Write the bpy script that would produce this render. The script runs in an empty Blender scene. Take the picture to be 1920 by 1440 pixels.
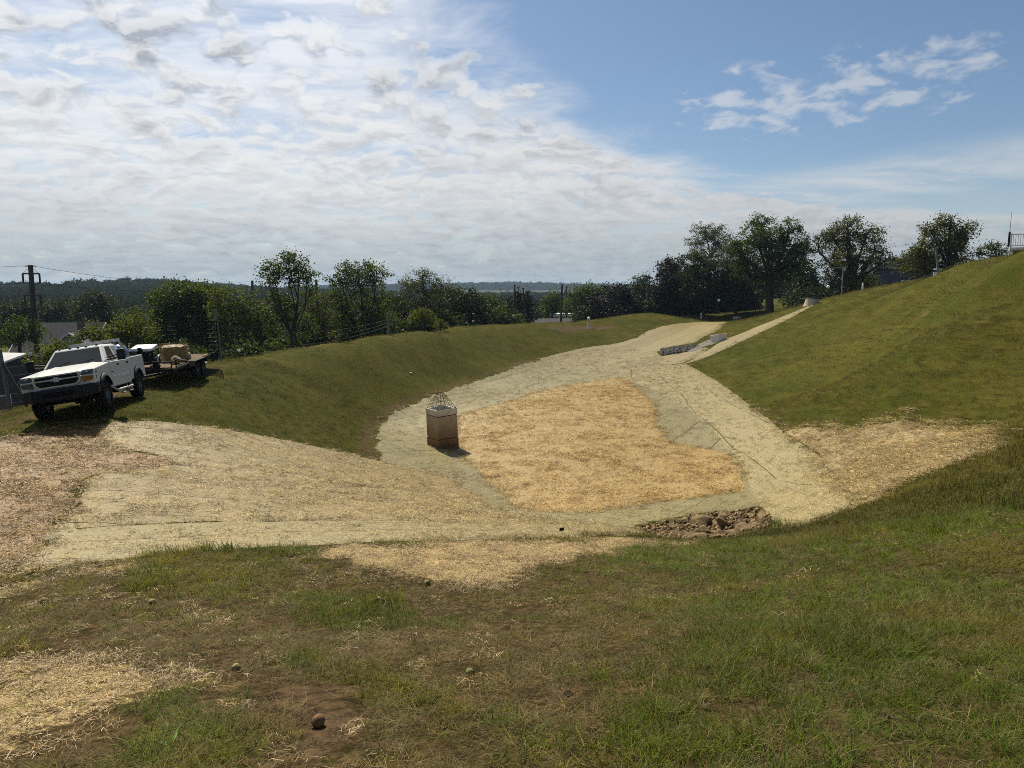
import bpy, bmesh, math, random
import numpy as np
from mathutils import Vector, Matrix, Euler
from mathutils.geometry import delaunay_2d_cdt

random.seed(7)
rng = np.random.default_rng(11)
R = math.radians
scene = bpy.context.scene
col = scene.collection

# ------------------------------------------------------------------ camera
FPX, PITCH = 1331.0, R(7.5)          # focal length in photo pixels (1920 wide), tilt below the horizon
cam_data = bpy.data.cameras.new('camera')
cam = bpy.data.objects.new('camera', cam_data)
col.objects.link(cam)
cam_data.sensor_width = 36.0
cam_data.lens = 36.0 * FPX / 1920.0
cam_data.clip_start, cam_data.clip_end = 0.1, 20000
cam.location = (0, 0, 0)             # eye level is z = 0; the ground under it is at -1.65
cam.rotation_euler = (R(90) - PITCH, 0, 0)
scene.camera = cam

# ------------------------------------------------------------------ sky and sun
SUN_AZ, SUN_EL = R(-27), R(47)       # azimuth from +Y (ahead), positive to the right
to_sun = Vector((math.sin(SUN_AZ) * math.cos(SUN_EL), math.cos(SUN_AZ) * math.cos(SUN_EL), math.sin(SUN_EL)))
world = bpy.data.worlds.new('World')
scene.world = world
world.use_nodes = True
scene.view_settings.view_transform = 'Standard'
scene.view_settings.look = 'None'
scene.view_settings.exposure = 0.58
scene.view_settings.gamma = 1.0
scene.view_settings.use_curve_mapping = False
scene.cycles.use_denoising = False
scene.cycles.filter_width = 0.95


class NT:
    """small helper round a node tree"""
    def __init__(s, tree):
        s.t = tree
        tree.nodes.clear()

    def n(s, typ, ins=None, **props):
        nd = s.t.nodes.new('ShaderNode' + typ)
        for k, v in props.items():
            setattr(nd, k, v)
        for k, v in (ins or {}).items():
            s.put(nd.inputs[k], v)
        return nd

    def put(s, sock, v):
        if hasattr(v, 'bl_rna') and isinstance(v, bpy.types.NodeSocket):
            s.t.links.new(v, sock)
        elif isinstance(v, bpy.types.Node):
            s.t.links.new(v.outputs[0], sock)
        else:
            if isinstance(v, (tuple, list)) and len(v) == 3 and len(getattr(sock, 'default_value', ())) == 4:
                v = (*v, 1)
            if isinstance(v, (int, float)) and hasattr(sock.default_value, '__len__'):
                v = (v,) * 3 + (1,) * (len(sock.default_value) - 3)
            sock.default_value = v

    def m(s, op, a, b=0.0, c=None, clamp=False):
        nd = s.n('Math', operation=op, use_clamp=clamp)
        s.put(nd.inputs[0], a)
        s.put(nd.inputs[1], b)
        if c is not None:
            s.put(nd.inputs[2], c)
        return nd.outputs[0]

    def mix(s, f, a, b, typ='MIX'):
        nd = s.n('MixRGB', blend_type=typ)
        s.put(nd.inputs[0], f)
        s.put(nd.inputs[1], a)
        s.put(nd.inputs[2], b)
        return nd.outputs[0]

    def sstep(s, v, lo, hi):
        nd = s.n('MapRange', interpolation_type='SMOOTHSTEP')
        s.put(nd.inputs[0], v)
        s.put(nd.inputs[1], lo)
        s.put(nd.inputs[2], hi)
        return nd.outputs[0]

    def noise(s, vec, scale, detail=4.0, rough=0.55, dist=0.0):
        nd = s.n('TexNoise', {'Scale': scale, 'Detail': detail, 'Roughness': rough, 'Distortion': dist})
        if vec is not None:
            s.put(nd.inputs['Vector'], vec)
        return nd.outputs[0]

    def vec(s, x, y, z=0.0):
        return s.n('CombineXYZ', {0: x, 1: y, 2: z}).outputs[0]


def ray(px, py):
    """direction of a photo pixel in world axes"""
    u, v = (px - 960) / FPX, (720 - py) / FPX
    cp, sp = math.cos(PITCH), math.sin(PITCH)
    return np.array([u, cp + v * sp, -sp + v * cp])


def azel(px, py):
    d = ray(px, py)
    return math.atan2(d[0], d[1]), math.atan2(d[2], math.hypot(d[0], d[1]))


def build_world():
    w = NT(world.node_tree)
    sky = w.n('TexSky', sky_type='NISHITA', sun_disc=False, sun_elevation=SUN_EL, sun_rotation=SUN_AZ,
              altitude=100, air_density=1.0, dust_density=0.6, ozone_density=2.0)
    d = w.n('TexCoord').outputs['Generated']
    s = w.n('SeparateXYZ', {0: d})
    dx, dy, dz = s.outputs
    az = w.m('ARCTAN2', dx, dy)
    el = w.m('ARCSINE', dz)
    den = w.m('ADD', w.m('MAXIMUM', dz, 0.0), 0.07)
    q = w.vec(w.m('DIVIDE', dx, den), w.m('DIVIDE', dy, den), 0)
    # the edge of the cloud sheet: azimuth as a function of elevation
    edge_pts = [azel(x, y) for x, y in ((690, -330), (800, -140), (870, 0), (880, 60), (960, 100), (1060, 160), (1110, 225), (1270, 290), (1420, 345), (1700, 385), (2300, 420))]
    fc = w.n('FloatCurve')
    cur = fc.mapping.curves[0]
    els = [e for _, e in edge_pts]
    pts = sorted([(max(0, min(1, e / 0.6)), (a + 1.0) / 2.0) for a, e in edge_pts])
    pts = [(0.0, 0.95)] + pts + [(1.0, pts[-1][1] - 0.03)]
    while len(cur.points) < len(pts):
        cur.points.new(0.5, 0.5)
    for p, (x, y) in zip(cur.points, pts):
        p.location = (x, min(1, max(0, y)))
    fc.mapping.update()
    w.put(fc.inputs['Value'], w.m('DIVIDE', el, 0.6))
    edge = w.m('SUBTRACT', w.m('MULTIPLY', fc.outputs[0], 2.0), 1.0)
    n_edge = w.m('SUBTRACT', w.noise(q, 1.3, 6, 0.6, 0.3), 0.5)
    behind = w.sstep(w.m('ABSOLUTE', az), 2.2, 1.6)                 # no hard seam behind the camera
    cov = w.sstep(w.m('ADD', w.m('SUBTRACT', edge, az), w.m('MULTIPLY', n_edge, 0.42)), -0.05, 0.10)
    cov = w.mix(behind, 0.2, cov)  # sparse cover in the unseen sky behind, set low to weaken the fill
    # puffy altocumulus: the sheet's cells, warped; sampled again a little nearer the sun for relief
    den2 = w.m('ADD', w.m('MAXIMUM', dz, 0.0), 0.27)
    p = w.vec(w.m('DIVIDE', dx, den2), w.m('DIVIDE', dy, den2), 0)
    nz = w.n('TexNoise', {'Vector': p, 'Scale': 3.5, 'Detail': 4.0}).outputs[1]
    sub = w.n('VectorMath', {0: nz, 1: (0.5, 0.5, 0.5)}, operation='SUBTRACT')
    wm = w.n('VectorMath', operation='SCALE')
    w.put(wm.inputs[0], sub.outputs[0])
    wm.inputs['Scale'].default_value = 0.20
    qa = w.n('VectorMath', {0: p, 1: wm.outputs[0]}, operation='ADD').outputs[0]
    qs = w.n('VectorMath', {0: qa, 1: (SUN_SHIFT_X, SUN_SHIFT_Y, 0)}, operation='ADD').outputs[0]

    def body_at(v):
        return w.m('ADD', w.m('MULTIPLY', w.noise(v, 2.8, 3, 0.5), 0.36), w.m('MULTIPLY', w.noise(v, 11.0, 8, 0.52, 0.05), 0.64))
    body, body_s = body_at(qa), body_at(qs)
    streak = w.noise(w.n('VectorMath', {0: q, 1: (0.55, 1.0, 1.0)}, operation='MULTIPLY').outputs[0], 2.0, 9, 0.62, 0.4)
    low = w.sstep(el, R(17), R(5))
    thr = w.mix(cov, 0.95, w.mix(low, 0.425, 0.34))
    dens = w.sstep(w.m('SUBTRACT', body, thr), -0.06, 0.15)
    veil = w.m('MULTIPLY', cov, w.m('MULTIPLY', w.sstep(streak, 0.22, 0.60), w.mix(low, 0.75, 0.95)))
    hzn = w.m('MULTIPLY', w.sstep(el, R(10), R(-1)), w.sstep(streak, 0.05, 0.5))
    # the flock of cloudlets on the right, and the long thin band under it
    def band(p0, p1, half, soft_end=0.06):
        (a0, e0), (a1, e1) = azel(*p0), azel(*p1)
        k = (e1 - e0) / (a1 - a0)
        off = w.m('SUBTRACT', el, w.m('ADD', w.m('MULTIPLY', az, k), e0 - k * a0))
        g = w.sstep(w.m('ABSOLUTE', off), half, 0.0)
        return w.m('MULTIPLY', g, w.m('MULTIPLY', w.sstep(az, a0 - soft_end, a0 + soft_end), w.sstep(az, a1 + soft_end, a1 - soft_end)))
    lets = w.noise(p, 11.0, 7, 0.56, 0.25)
    b1 = band((1290, 205), (1850, 120), R(3.6))
    c1 = w.sstep(w.m('ADD', lets, w.m('MULTIPLY', b1, 0.22)), 0.60, 0.80)
    c1 = w.m('MULTIPLY', c1, w.sstep(b1, 0.02, 0.3))
    b2 = band((1250, 395), (2100, 270), R(2.6), 0.2)
    c2 = w.m('MULTIPLY', b2, w.sstep(streak, 0.2, 0.7))
    c2 = w.m('MULTIPLY', c2, 0.78)
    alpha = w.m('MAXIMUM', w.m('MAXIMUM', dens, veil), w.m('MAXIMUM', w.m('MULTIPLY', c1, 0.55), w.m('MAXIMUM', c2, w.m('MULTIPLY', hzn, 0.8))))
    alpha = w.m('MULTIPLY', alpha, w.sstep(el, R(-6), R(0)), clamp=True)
    # backlit clouds: thin rims bright, thick hearts grey; brighter towards the sun
    sun = w.n('VectorMath', {0: d, 1: tuple(to_sun)}, operation='DOT_PRODUCT').outputs['Value']
    glow = w.m('POWER', w.m('MAXIMUM', sun, 0.0), 6.0)
    relief = w.m('SUBTRACT', body, body_s)
    thick = w.m('ADD', w.m('MULTIPLY', w.sstep(body, 0.44, 0.62), 0.45), w.m('MULTIPLY', w.sstep(relief, 0.07, -0.09), 0.85))
    thick = w.m('MULTIPLY', thick, w.m('ADD', 0.5, w.m('MULTIPLY', w.sstep(w.noise(p, 2.3, 3, 0.6), 0.35, 0.65), 0.6)))
    thick = w.m('MULTIPLY', thick, w.m('MULTIPLY', w.sstep(dens, 0.15, 1.0), w.mix(low, 1.0, 0.34)), clamp=True)
    bright = w.m('ADD', CLOUD_LO, w.m('MULTIPLY', glow, CLOUD_GLOW))
    ccol = w.mix(thick, (1.0, 1.0, 1.0), (0.43, 0.46, 0.51))
    ccol = w.mix(w.sstep(streak, 0.60, 0.40), ccol, w.mix(1.0, ccol, (0.93, 0.95, 0.97), 'MULTIPLY'))
    ccol = w.mix(w.sstep(el, R(9), R(0)), ccol, w.mix(1.0, ccol, (0.60, 0.66, 0.69), 'MULTIPLY'))
    cl = w.n('VectorMath', operation='SCALE')
    w.put(cl.inputs[0], ccol)
    w.put(cl.inputs['Scale'], bright)
    sk = w.n('VectorMath', operation='SCALE')
    w.put(sk.inputs[0], w.mix(1.0, sky, SKY_TINT, 'MULTIPLY'))
    sk.inputs['Scale'].default_value = SKY_STRENGTH / 0.1
    mixed = w.mix(alpha, sk.outputs[0], cl.outputs[0])
    bg = w.n('Background', {'Color': mixed, 'Strength': 0.1})
    w.put(w.n('OutputWorld').inputs['Surface'], bg.outputs[0])


SKY_STRENGTH = 0.057
SKY_TINT = (0.87, 0.94, 0.99)
CLOUD_LO, CLOUD_GLOW = 4.6, 5.6
SUN_SHIFT_X, SUN_SHIFT_Y = 0.008, -0.032
build_world()

sun_data = bpy.data.lights.new('sun', 'SUN')
sun_data.energy = 5.0
sun_data.angle = R(0.5)
sun_data.color = (1.0, 0.90, 0.72)
sun_ob = bpy.data.objects.new('sun', sun_data)
sun_ob.rotation_euler = to_sun.to_track_quat('Z', 'Y').to_euler()
sun_ob.location = to_sun * 200
col.objects.link(sun_ob)

# ------------------------------------------------------------------ numpy noise and the height field
_perm = np.random.default_rng(3).random((256, 256))


def vnoise(x, y):
    xi, yi = np.floor(x).astype(int), np.floor(y).astype(int)
    fx, fy = x - xi, y - yi
    fx, fy = fx * fx * (3 - 2 * fx), fy * fy * (3 - 2 * fy)
    g = lambda a, b: _perm[a & 255, b & 255]
    return ((g(xi, yi) * (1 - fx) + g(xi + 1, yi) * fx) * (1 - fy) + (g(xi, yi + 1) * (1 - fx) + g(xi + 1, yi + 1) * fx) * fy)


def fbm(x, y, s=1.0, o=4):
    v, a, t = 0, 0.5, 0
    for i in range(o):
        v = v + a * vnoise(x * s + 17.3 * i, y * s - 9.1 * i)
        t += a
        a *= 0.5
        s *= 2.03
    return v / t


def sst(v, lo, hi):
    t = np.clip((v - lo) / (hi - lo), 0, 1)
    return t * t * (3 - 2 * t)


def pz(px, py, z):                   # pixel + height -> point
    d = ray(px, py)
    k = z / d[2]
    return (d[0] * k, d[1] * k, z)


def pd(px, py, y):                   # pixel + distance ahead -> point
    d = ray(px, py)
    k = y / d[1]
    return (d[0] * k, y, d[2] * k)


CTRL = [
    # under and behind the camera
    (0, 0, -1.65), (0, -6, -1.0), (-8, -4, -1.9), (8, -4, -0.9), (-20, -6, -2.6), (24, -6, 0.6), (0, -30, 0), (-40, -30, -3), (40, -30, 1.5),
    (-3, 1, -1.75), (3, 1, -1.55), (-14, 4, -3.2), (12, 4, -1.0),
    # near slope
    (0, 3.1, -2.26), (-2.5, 4.0, -2.5), pz(443, 1258, -2.6), pz(0, 1300, -2.77), pz(0, 1100, -3.46), pz(0, 1000, -3.87),
    pz(0, 840, -4.1), pz(430, 1030, -3.85), pz(700, 1015, -4.1), pz(960, 1013, -4.3), pz(900, 1120, -3.5), pz(500, 1120, -3.45),
    pz(1300, 1200, -2.7), pz(1300, 1050, -3.9), pz(1320, 1020, -4.4), pz(1600, 1100, -3.2), pz(1900, 1000, -2.9),
    pz(1900, 1200, -2.3), pz(1900, 1440, -1.95), pz(1650, 1000, -3.6), pz(1650, 960, -4.3), pz(1900, 850, -3.8), pz(1480, 1000, -4.7), pz(1550, 980, -4.9),
    # left bank and its valley line
    pz(430, 980, -4.3), pz(430, 900, -4.85), pz(430, 850, -5.0), pz(430, 808, -5.1), pz(560, 830, -6.0), pz(700, 862, -7.2), pz(815, 885, -7.95),
    pz(150, 800, -4.05), pz(200, 900, -4.15), pz(260, 830, -4.35), pz(700, 950, -5.2), pz(700, 900, -6.4), pz(960, 985, -5.1), pz(960, 970, -6.0), pz(200, 1010, -3.95),
    # floor
    pz(985, 955, -8), pz(823, 843, -8), pz(1410, 930, -7.7), pz(1370, 850, -7.85), pz(1290, 775, -7.8), pz(1160, 710, -7.6), pz(860, 780, -7.95),
    pz(1100, 850, -8.0), pz(1000, 720, -7.8), pz(900, 760, -7.9), pz(1100, 690, -7.5), pz(1200, 700, -7.3), pz(1100, 930, -8.0), pz(1150, 780, -7.9),
    # far rim of the floor
    pz(705, 795, -7.9), pz(760, 762, -7.9), pz(870, 715, -7.75), pz(1000, 675, -7.4), pz(1130, 640, -6.5), pz(1250, 610, -5.1), pz(1370, 602, -4.6), pz(1180, 640, -6.5),
    # riprap corner
    pz(1450, 965, -6.9), pz(1300, 968, -7.2), pz(1320, 1010, -6.2), pz(1210, 985, -6.6),
    # right toe and swale
    pz(1620, 945, -5.5), pz(1590, 900, -6.0), pz(1500, 830, -6.7), pz(1400, 750, -6.95), pz(1330, 700, -6.9), pz(1290, 690, -6.9),
    pz(1640, 780, -5.6), pz(1850, 825, -4.6), pz(1720, 870, -5.2), pz(1750, 800, -5.2), pz(1900, 800, -4.35),
    # right hill
    pz(1900, 740, -4.0), pz(1900, 650, -2.5), pz(1900, 560, -0.42), pd(1900, 490, 40), pd(1915, 471, 43), pd(1820, 490, 55), pd(1680, 537, 75), pd(1600, 548, 85), pd(1520, 568, 95),
    pz(1500, 700, -5.6), pz(1600, 780, -5.75), pz(1700, 700, -3.9), pz(1700, 600, -2.0), pz(1550, 640, -4.0), pz(1450, 620, -4.2), pz(1400, 640, -5.2), pz(1310, 670, -6.5),
    pz(1600, 700, -4.8), pz(1780, 620, -2.0), pz(1350, 632, -5.5), pz(1240, 660, -6.8),
    (50, 62, 2.3), (60, 40, 2.3), (38.5, 54, 2.5), (45, 28, 1.2), (46, 96, -0.6), (51, 92, 0.3), (53, 84, 1.5), (30, 12, -0.6), (60, 10, 2), (80, 70, 2.3),
    # dam: inner slope, crest, outer slope
    pz(560, 740, -5.5), pz(640, 790, -6.9), pz(760, 700, -6.4), pz(870, 670, -6.3), pz(1000, 640, -5.9), pz(1130, 612, -5.2), pz(400, 740, -4.6),
    pz(410, 682, -4.0), pz(480, 670, -4.0), pz(560, 657, -4.0), pz(640, 643, -3.97), pz(730, 633, -4.1), pz(795, 621, -4.0), pz(860, 613, -4.03), pz(930, 609, -4.15), pz(1000, 607, -4.3), pz(1050, 604, -4.45), pz(1100, 600, -4.4), pz(1200, 588, -3.8), pz(1400, 577, -3.1), pz(1460, 572, -2.8),
    (-15.4, 27, -3.98), (-16.0, 34, -3.98), (-16.5, 38, -3.98),
    (-14.52, 21.62, -3.93), (-12.70, 22.10, -3.69), (-13.65, 25.86, -3.86), (-15.4, 25.4, -4.1),
    (-20.5, 28.5, -4.9), (-24, 33, -6.9), (-20, 20, -4.4), (-22, 46, -6.9), (-19, 58, -6.7), (-14, 76, -6.8), (-7, 95, -6.8), (6, 110, -6.4), (22, 122, -4.8), (38, 132, -3.0), (-26, 12, -4.6), (-34, 26, -8),
    (-40, 50, -10), (-40, 90, -12), (-20, 120, -12), (10, 150, -10), (45, 165, -3.6), (75, 165, -0.5), (95, 120, 1.2), (-80, 60, -13), (-80, 120, -14), (-60, 10, -7), (110, 40, 4), (100, -20, 2), (-20, 175, -14), (-90, 175, -15), (60, 110, -0.8),
]
CT = np.array(CTRL, float)


def _phi(r2):
    return 0.5 * r2 * np.log(r2 + 1e-9)


def _fit():
    n = len(CT)
    d2 = ((CT[:, None, :2] - CT[None, :, :2]) ** 2).sum(-1)
    A = np.zeros((n + 3, n + 3))
    A[:n, :n] = _phi(d2) + np.eye(n) * 1.2
    A[:n, n], A[:n, n + 1:] = 1, CT[:, :2]
    A[n, :n], A[n + 1:, :n] = 1, CT[:, :2].T
    return np.linalg.solve(A, np.concatenate([CT[:, 2], [0, 0, 0]]))


_W = _fit()


def height(x, y):
    """ground height at world x, y (arrays)"""
    x, y = np.asarray(x, float), np.asarray(y, float)
    sh = x.shape
    x, y = x.ravel(), y.ravel()
    out = np.empty(len(x))
    for i in range(0, len(x), 20000):
        a, b = x[i:i + 20000], y[i:i + 20000]
        r = np.hypot(a, b)
        k = np.minimum(1, 185 / np.maximum(r, 1e-6))       # hold the fit at its rim beyond 185 m
        a2, b2 = a * k, b * k
        d2 = (a2[:, None] - CT[None, :, 0]) ** 2 + (b2[:, None] - CT[None, :, 1]) ** 2
        z = _phi(d2) @ _W[:-3] + _W[-3] + _W[-2] * a2 + _W[-1] * b2
        far = sst(r, 150, 520)
        z = np.clip(z, -16, 8) * (1 - far) - 15.0 * far
        amp = 0.10 * sst(r, 2, 30)
        z = z + amp * (fbm(a, b, 0.35, 3) - 0.5) + 0.035 * (fbm(a, b, 2.3, 3) - 0.5)
        out[i:i + 20000] = z
    return out.reshape(sh)


def hit(pts, dmax=400):
    """photo pixels -> points where their sight lines meet the ground"""
    D = np.array([ray(x, y) for x, y in pts])
    D = D / D[:, 1:2]
    t = np.geomspace(1.5, dmax, 900)
    P = D[:, None, :] * t[None, :, None]
    below = P[..., 2] < height(P[..., 0], P[..., 1])
    idx = np.where(below.any(1), below.argmax(1), len(t) - 1)
    out = []
    for i, j in enumerate(idx):
        lo, hi = t[max(j - 1, 0)], t[j]
        for _ in range(18):
            m = 0.5 * (lo + hi)
            if D[i, 2] * m < height(np.array([D[i, 0] * m]), np.array([m]))[0]:
                hi = m
            else:
                lo = m
        out.append((D[i, 0] * hi, hi))
    return np.array(out)


def inside(poly, x, y):
    c = np.zeros(len(x), bool)
    n = len(poly)
    for i in range(n):
        x0, y0 = poly[i - 1]
        x1, y1 = poly[i]
        if y0 == y1:
            continue
        m = ((y0 > y) != (y1 > y)) & (x < (x1 - x0) * (y - y0) / (y1 - y0) + x0)
        c ^= m
    return c


def edge_dist(poly, x, y):
    """distance to the outline, positive inside"""
    best = np.full(len(x), 1e9)
    n = len(poly)
    for i in range(n):
        a, b = np.array(poly[i - 1]), np.array(poly[i])
        ab = b - a
        L = ab @ ab + 1e-12
        t = np.clip(((x - a[0]) * ab[0] + (y - a[1]) * ab[1]) / L, 0, 1)
        best = np.minimum(best, np.hypot(x - a[0] - t * ab[0], y - a[1] - t * ab[1]))
    return np.where(inside(poly, x, y), best, -best)


# ------------------------------------------------------------------ objects: tagging and mesh helpers
def tag(o, label=None, cat=None, group=None, kind=None):
    for k, v in (('label', label), ('category', cat), ('group', group), ('kind', kind)):
        if v:
            o[k] = v
    return o


def link(name, me, parent=None, mats=()):
    o = bpy.data.objects.new(name, me)
    col.objects.link(o)
    if parent is not None:
        o.parent = parent
    if me is not None:
        for m in (mats if isinstance(mats, (list, tuple)) else [mats]):
            me.materials.append(m)
    return o


def empty(name, loc, label, cat, group=None, rot=(0, 0, 0)):
    o = bpy.data.objects.new(name, None)
    col.objects.link(o)
    o.empty_display_size = 0.2
    o.location, o.rotation_euler = loc, rot
    return tag(o, label, cat, group)


def np_mesh(name, V, F, smooth=False, attrs=None):
    """mesh from arrays; F is (n,3) or (n,4), or a list of such arrays"""
    Fs = F if isinstance(F, list) else [F]
    Fs = [np.asarray(f, np.int32) for f in Fs if len(f)]
    me = bpy.data.meshes.new(name)
    me.vertices.add(len(V))
    me.vertices.foreach_set('co', np.asarray(V, np.float32).ravel())
    loops = np.concatenate([f.ravel() for f in Fs])
    cnt = np.concatenate([np.full(len(f), f.shape[1], np.int32) for f in Fs])
    me.loops.add(len(loops))
    me.loops.foreach_set('vertex_index', loops)
    me.polygons.add(len(cnt))
    me.polygons.foreach_set('loop_start', np.concatenate([[0], np.cumsum(cnt)[:-1]]).astype(np.int32))
    me.polygons.foreach_set('loop_total', cnt)
    if smooth:
        me.polygons.foreach_set('use_smooth', np.ones(len(cnt), bool))
    for k, v in (attrs or {}).items():
        if np.ndim(v) == 2:
            a = me.attributes.new(k, 'FLOAT_COLOR', 'POINT')
            a.data.foreach_set('color', np.concatenate([v, np.ones((len(v), 1))], 1).astype(np.float32).ravel())
        else:
            a = me.attributes.new(k, 'FLOAT', 'POINT')
            a.data.foreach_set('value', np.asarray(v, np.float32))
    me.update(calc_edges=True)
    me.validate()
    return me


class MB:
    """collects boxes, prisms and tubes and links them as ONE mesh object"""
    def __init__(s):
        s.V, s.F = [], []

    def add(s, vs, fs):
        b = len(s.V)
        s.V += [tuple(v) for v in vs]
        s.F += [tuple(i + b for i in f) for f in fs]
        return s

    def box(s, c, size, rot=None):
        x, y, z = [k / 2 for k in size]
        M = (Euler(rot).to_matrix() if rot else Matrix.Identity(3))
        vs = [M @ Vector((a * x, b * y, d * z)) + Vector(c) for a in (-1, 1) for b in (-1, 1) for d in (-1, 1)]
        return s.add(vs, [(0, 1, 3, 2), (4, 6, 7, 5), (0, 4, 5, 1), (2, 3, 7, 6), (0, 2, 6, 4), (1, 5, 7, 3)])

    def prism(s, prof, y0, y1):
        """profile of (x, z) extruded along y"""
        n = len(prof)
        vs = [(x, y0, z) for x, z in prof] + [(x, y1, z) for x, z in prof]
        return s.add(vs, [tuple(range(n)), tuple(range(2 * n - 1, n - 1, -1))] + [(i, i + n, (i + 1) % n + n, (i + 1) % n) for i in range(n)])

    def hexa(s, p):                  # eight corners: bottom ring then top ring
        return s.add(p, [(3, 2, 1, 0), (4, 5, 6, 7), (0, 1, 5, 4), (1, 2, 6, 5), (2, 3, 7, 6), (3, 0, 4, 7)])

    def tube(s, path, rad, n=8, cap=True):
        path = [Vector(p) for p in path]
        rads = rad if isinstance(rad, (list, tuple)) else [rad] * len(path)
        rings = []
        for i, p in enumerate(path):
            t = (path[min(i + 1, len(path) - 1)] - path[max(i - 1, 0)]).normalized()
            a = t.orthogonal().normalized() if i == 0 else (a - t * a.dot(t)).normalized()
            b = t.cross(a)
            rings.append([p + (a * math.cos(k * 2 * math.pi / n) + b * math.sin(k * 2 * math.pi / n)) * rads[i] for k in range(n)])
        vs = [v for r in rings for v in r]
        fs = [(i * n + k, i * n + (k + 1) % n, (i + 1) * n + (k + 1) % n, (i + 1) * n + k) for i in range(len(path) - 1) for k in range(n)]
        if cap:
            fs += [tuple(range(n - 1, -1, -1)), tuple((len(path) - 1) * n + k for k in range(n))]
        return s.add(vs, fs)

    def lathe(s, prof, c, axis='z', n=24, close=False):
        """(r, h) profile turned about an axis"""
        vs, fs = [], []
        for k in range(n):
            a = 2 * math.pi * k / n
            for r, h in prof:
                p = (r * math.cos(a), r * math.sin(a), h)
                p = {'z': p, 'y': (p[0], p[2], p[1]), 'x': (p[2], p[0], p[1])}[axis]
                vs.append(Vector(p) + Vector(c))
        m = len(prof)
        for k in range(n):
            for i in range(m - 1 + (1 if close else 0)):
                j = (i + 1) % m
                fs.append((k * m + i, ((k + 1) % n) * m + i, ((k + 1) % n) * m + j, k * m + j))
        return s.add(vs, fs)

    def build(s, name, mat, parent=None, bevel=0.0, smooth=False, seg=2):
        me = bpy.data.meshes.new(name)
        me.from_pydata(s.V, [], s.F)
        bm = bmesh.new()
        bm.from_mesh(me)
        bmesh.ops.recalc_face_normals(bm, faces=bm.faces)
        bm.to_mesh(me)
        bm.free()
        if smooth:
            me.polygons.foreach_set('use_smooth', [True] * len(me.polygons))
            me.set_sharp_from_angle(angle=R(38))
        o = link(name, me, parent, mat)
        if bevel:
            b = o.modifiers.new('bevel', 'BEVEL')
            b.width, b.segments, b.limit_method, b.angle_limit = bevel, seg, 'ANGLE', R(30)
            b.harden_normals = False
        return o


# ------------------------------------------------------------------ materials
def mat_new(name):
    m = bpy.data.materials.new(name)
    m.use_nodes = True
    return m, NT(m.node_tree)


def simple(name, colr, rough=0.6, metal=0.0, var=0.15, scale=3.0, spec=0.5, bump=0.0, bscale=40.0, var2=None):
    """principled with noise-broken colour"""
    m, t = mat_new(name)
    co = t.n('TexCoord').outputs['Object']
    n = t.noise(co, scale, 5, 0.6)
    dark = tuple(c * (1 - var) for c in colr)
    lite = var2 or tuple(min(1, c * (1 + var)) for c in colr)
    b = t.n('BsdfPrincipled', {'Base Color': t.mix(t.sstep(n, 0.3, 0.7), dark, lite), 'Roughness': rough, 'Metallic': metal, 'Specular IOR Level': spec})
    if bump:
        bp = t.n('Bump', {'Strength': bump, 'Distance': 0.02, 'Height': t.noise(co, bscale, 4)})
        t.put(b.inputs['Normal'], bp.outputs[0])
    t.put(t.n('OutputMaterial').inputs[0], b.outputs[0])
    return m


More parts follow.
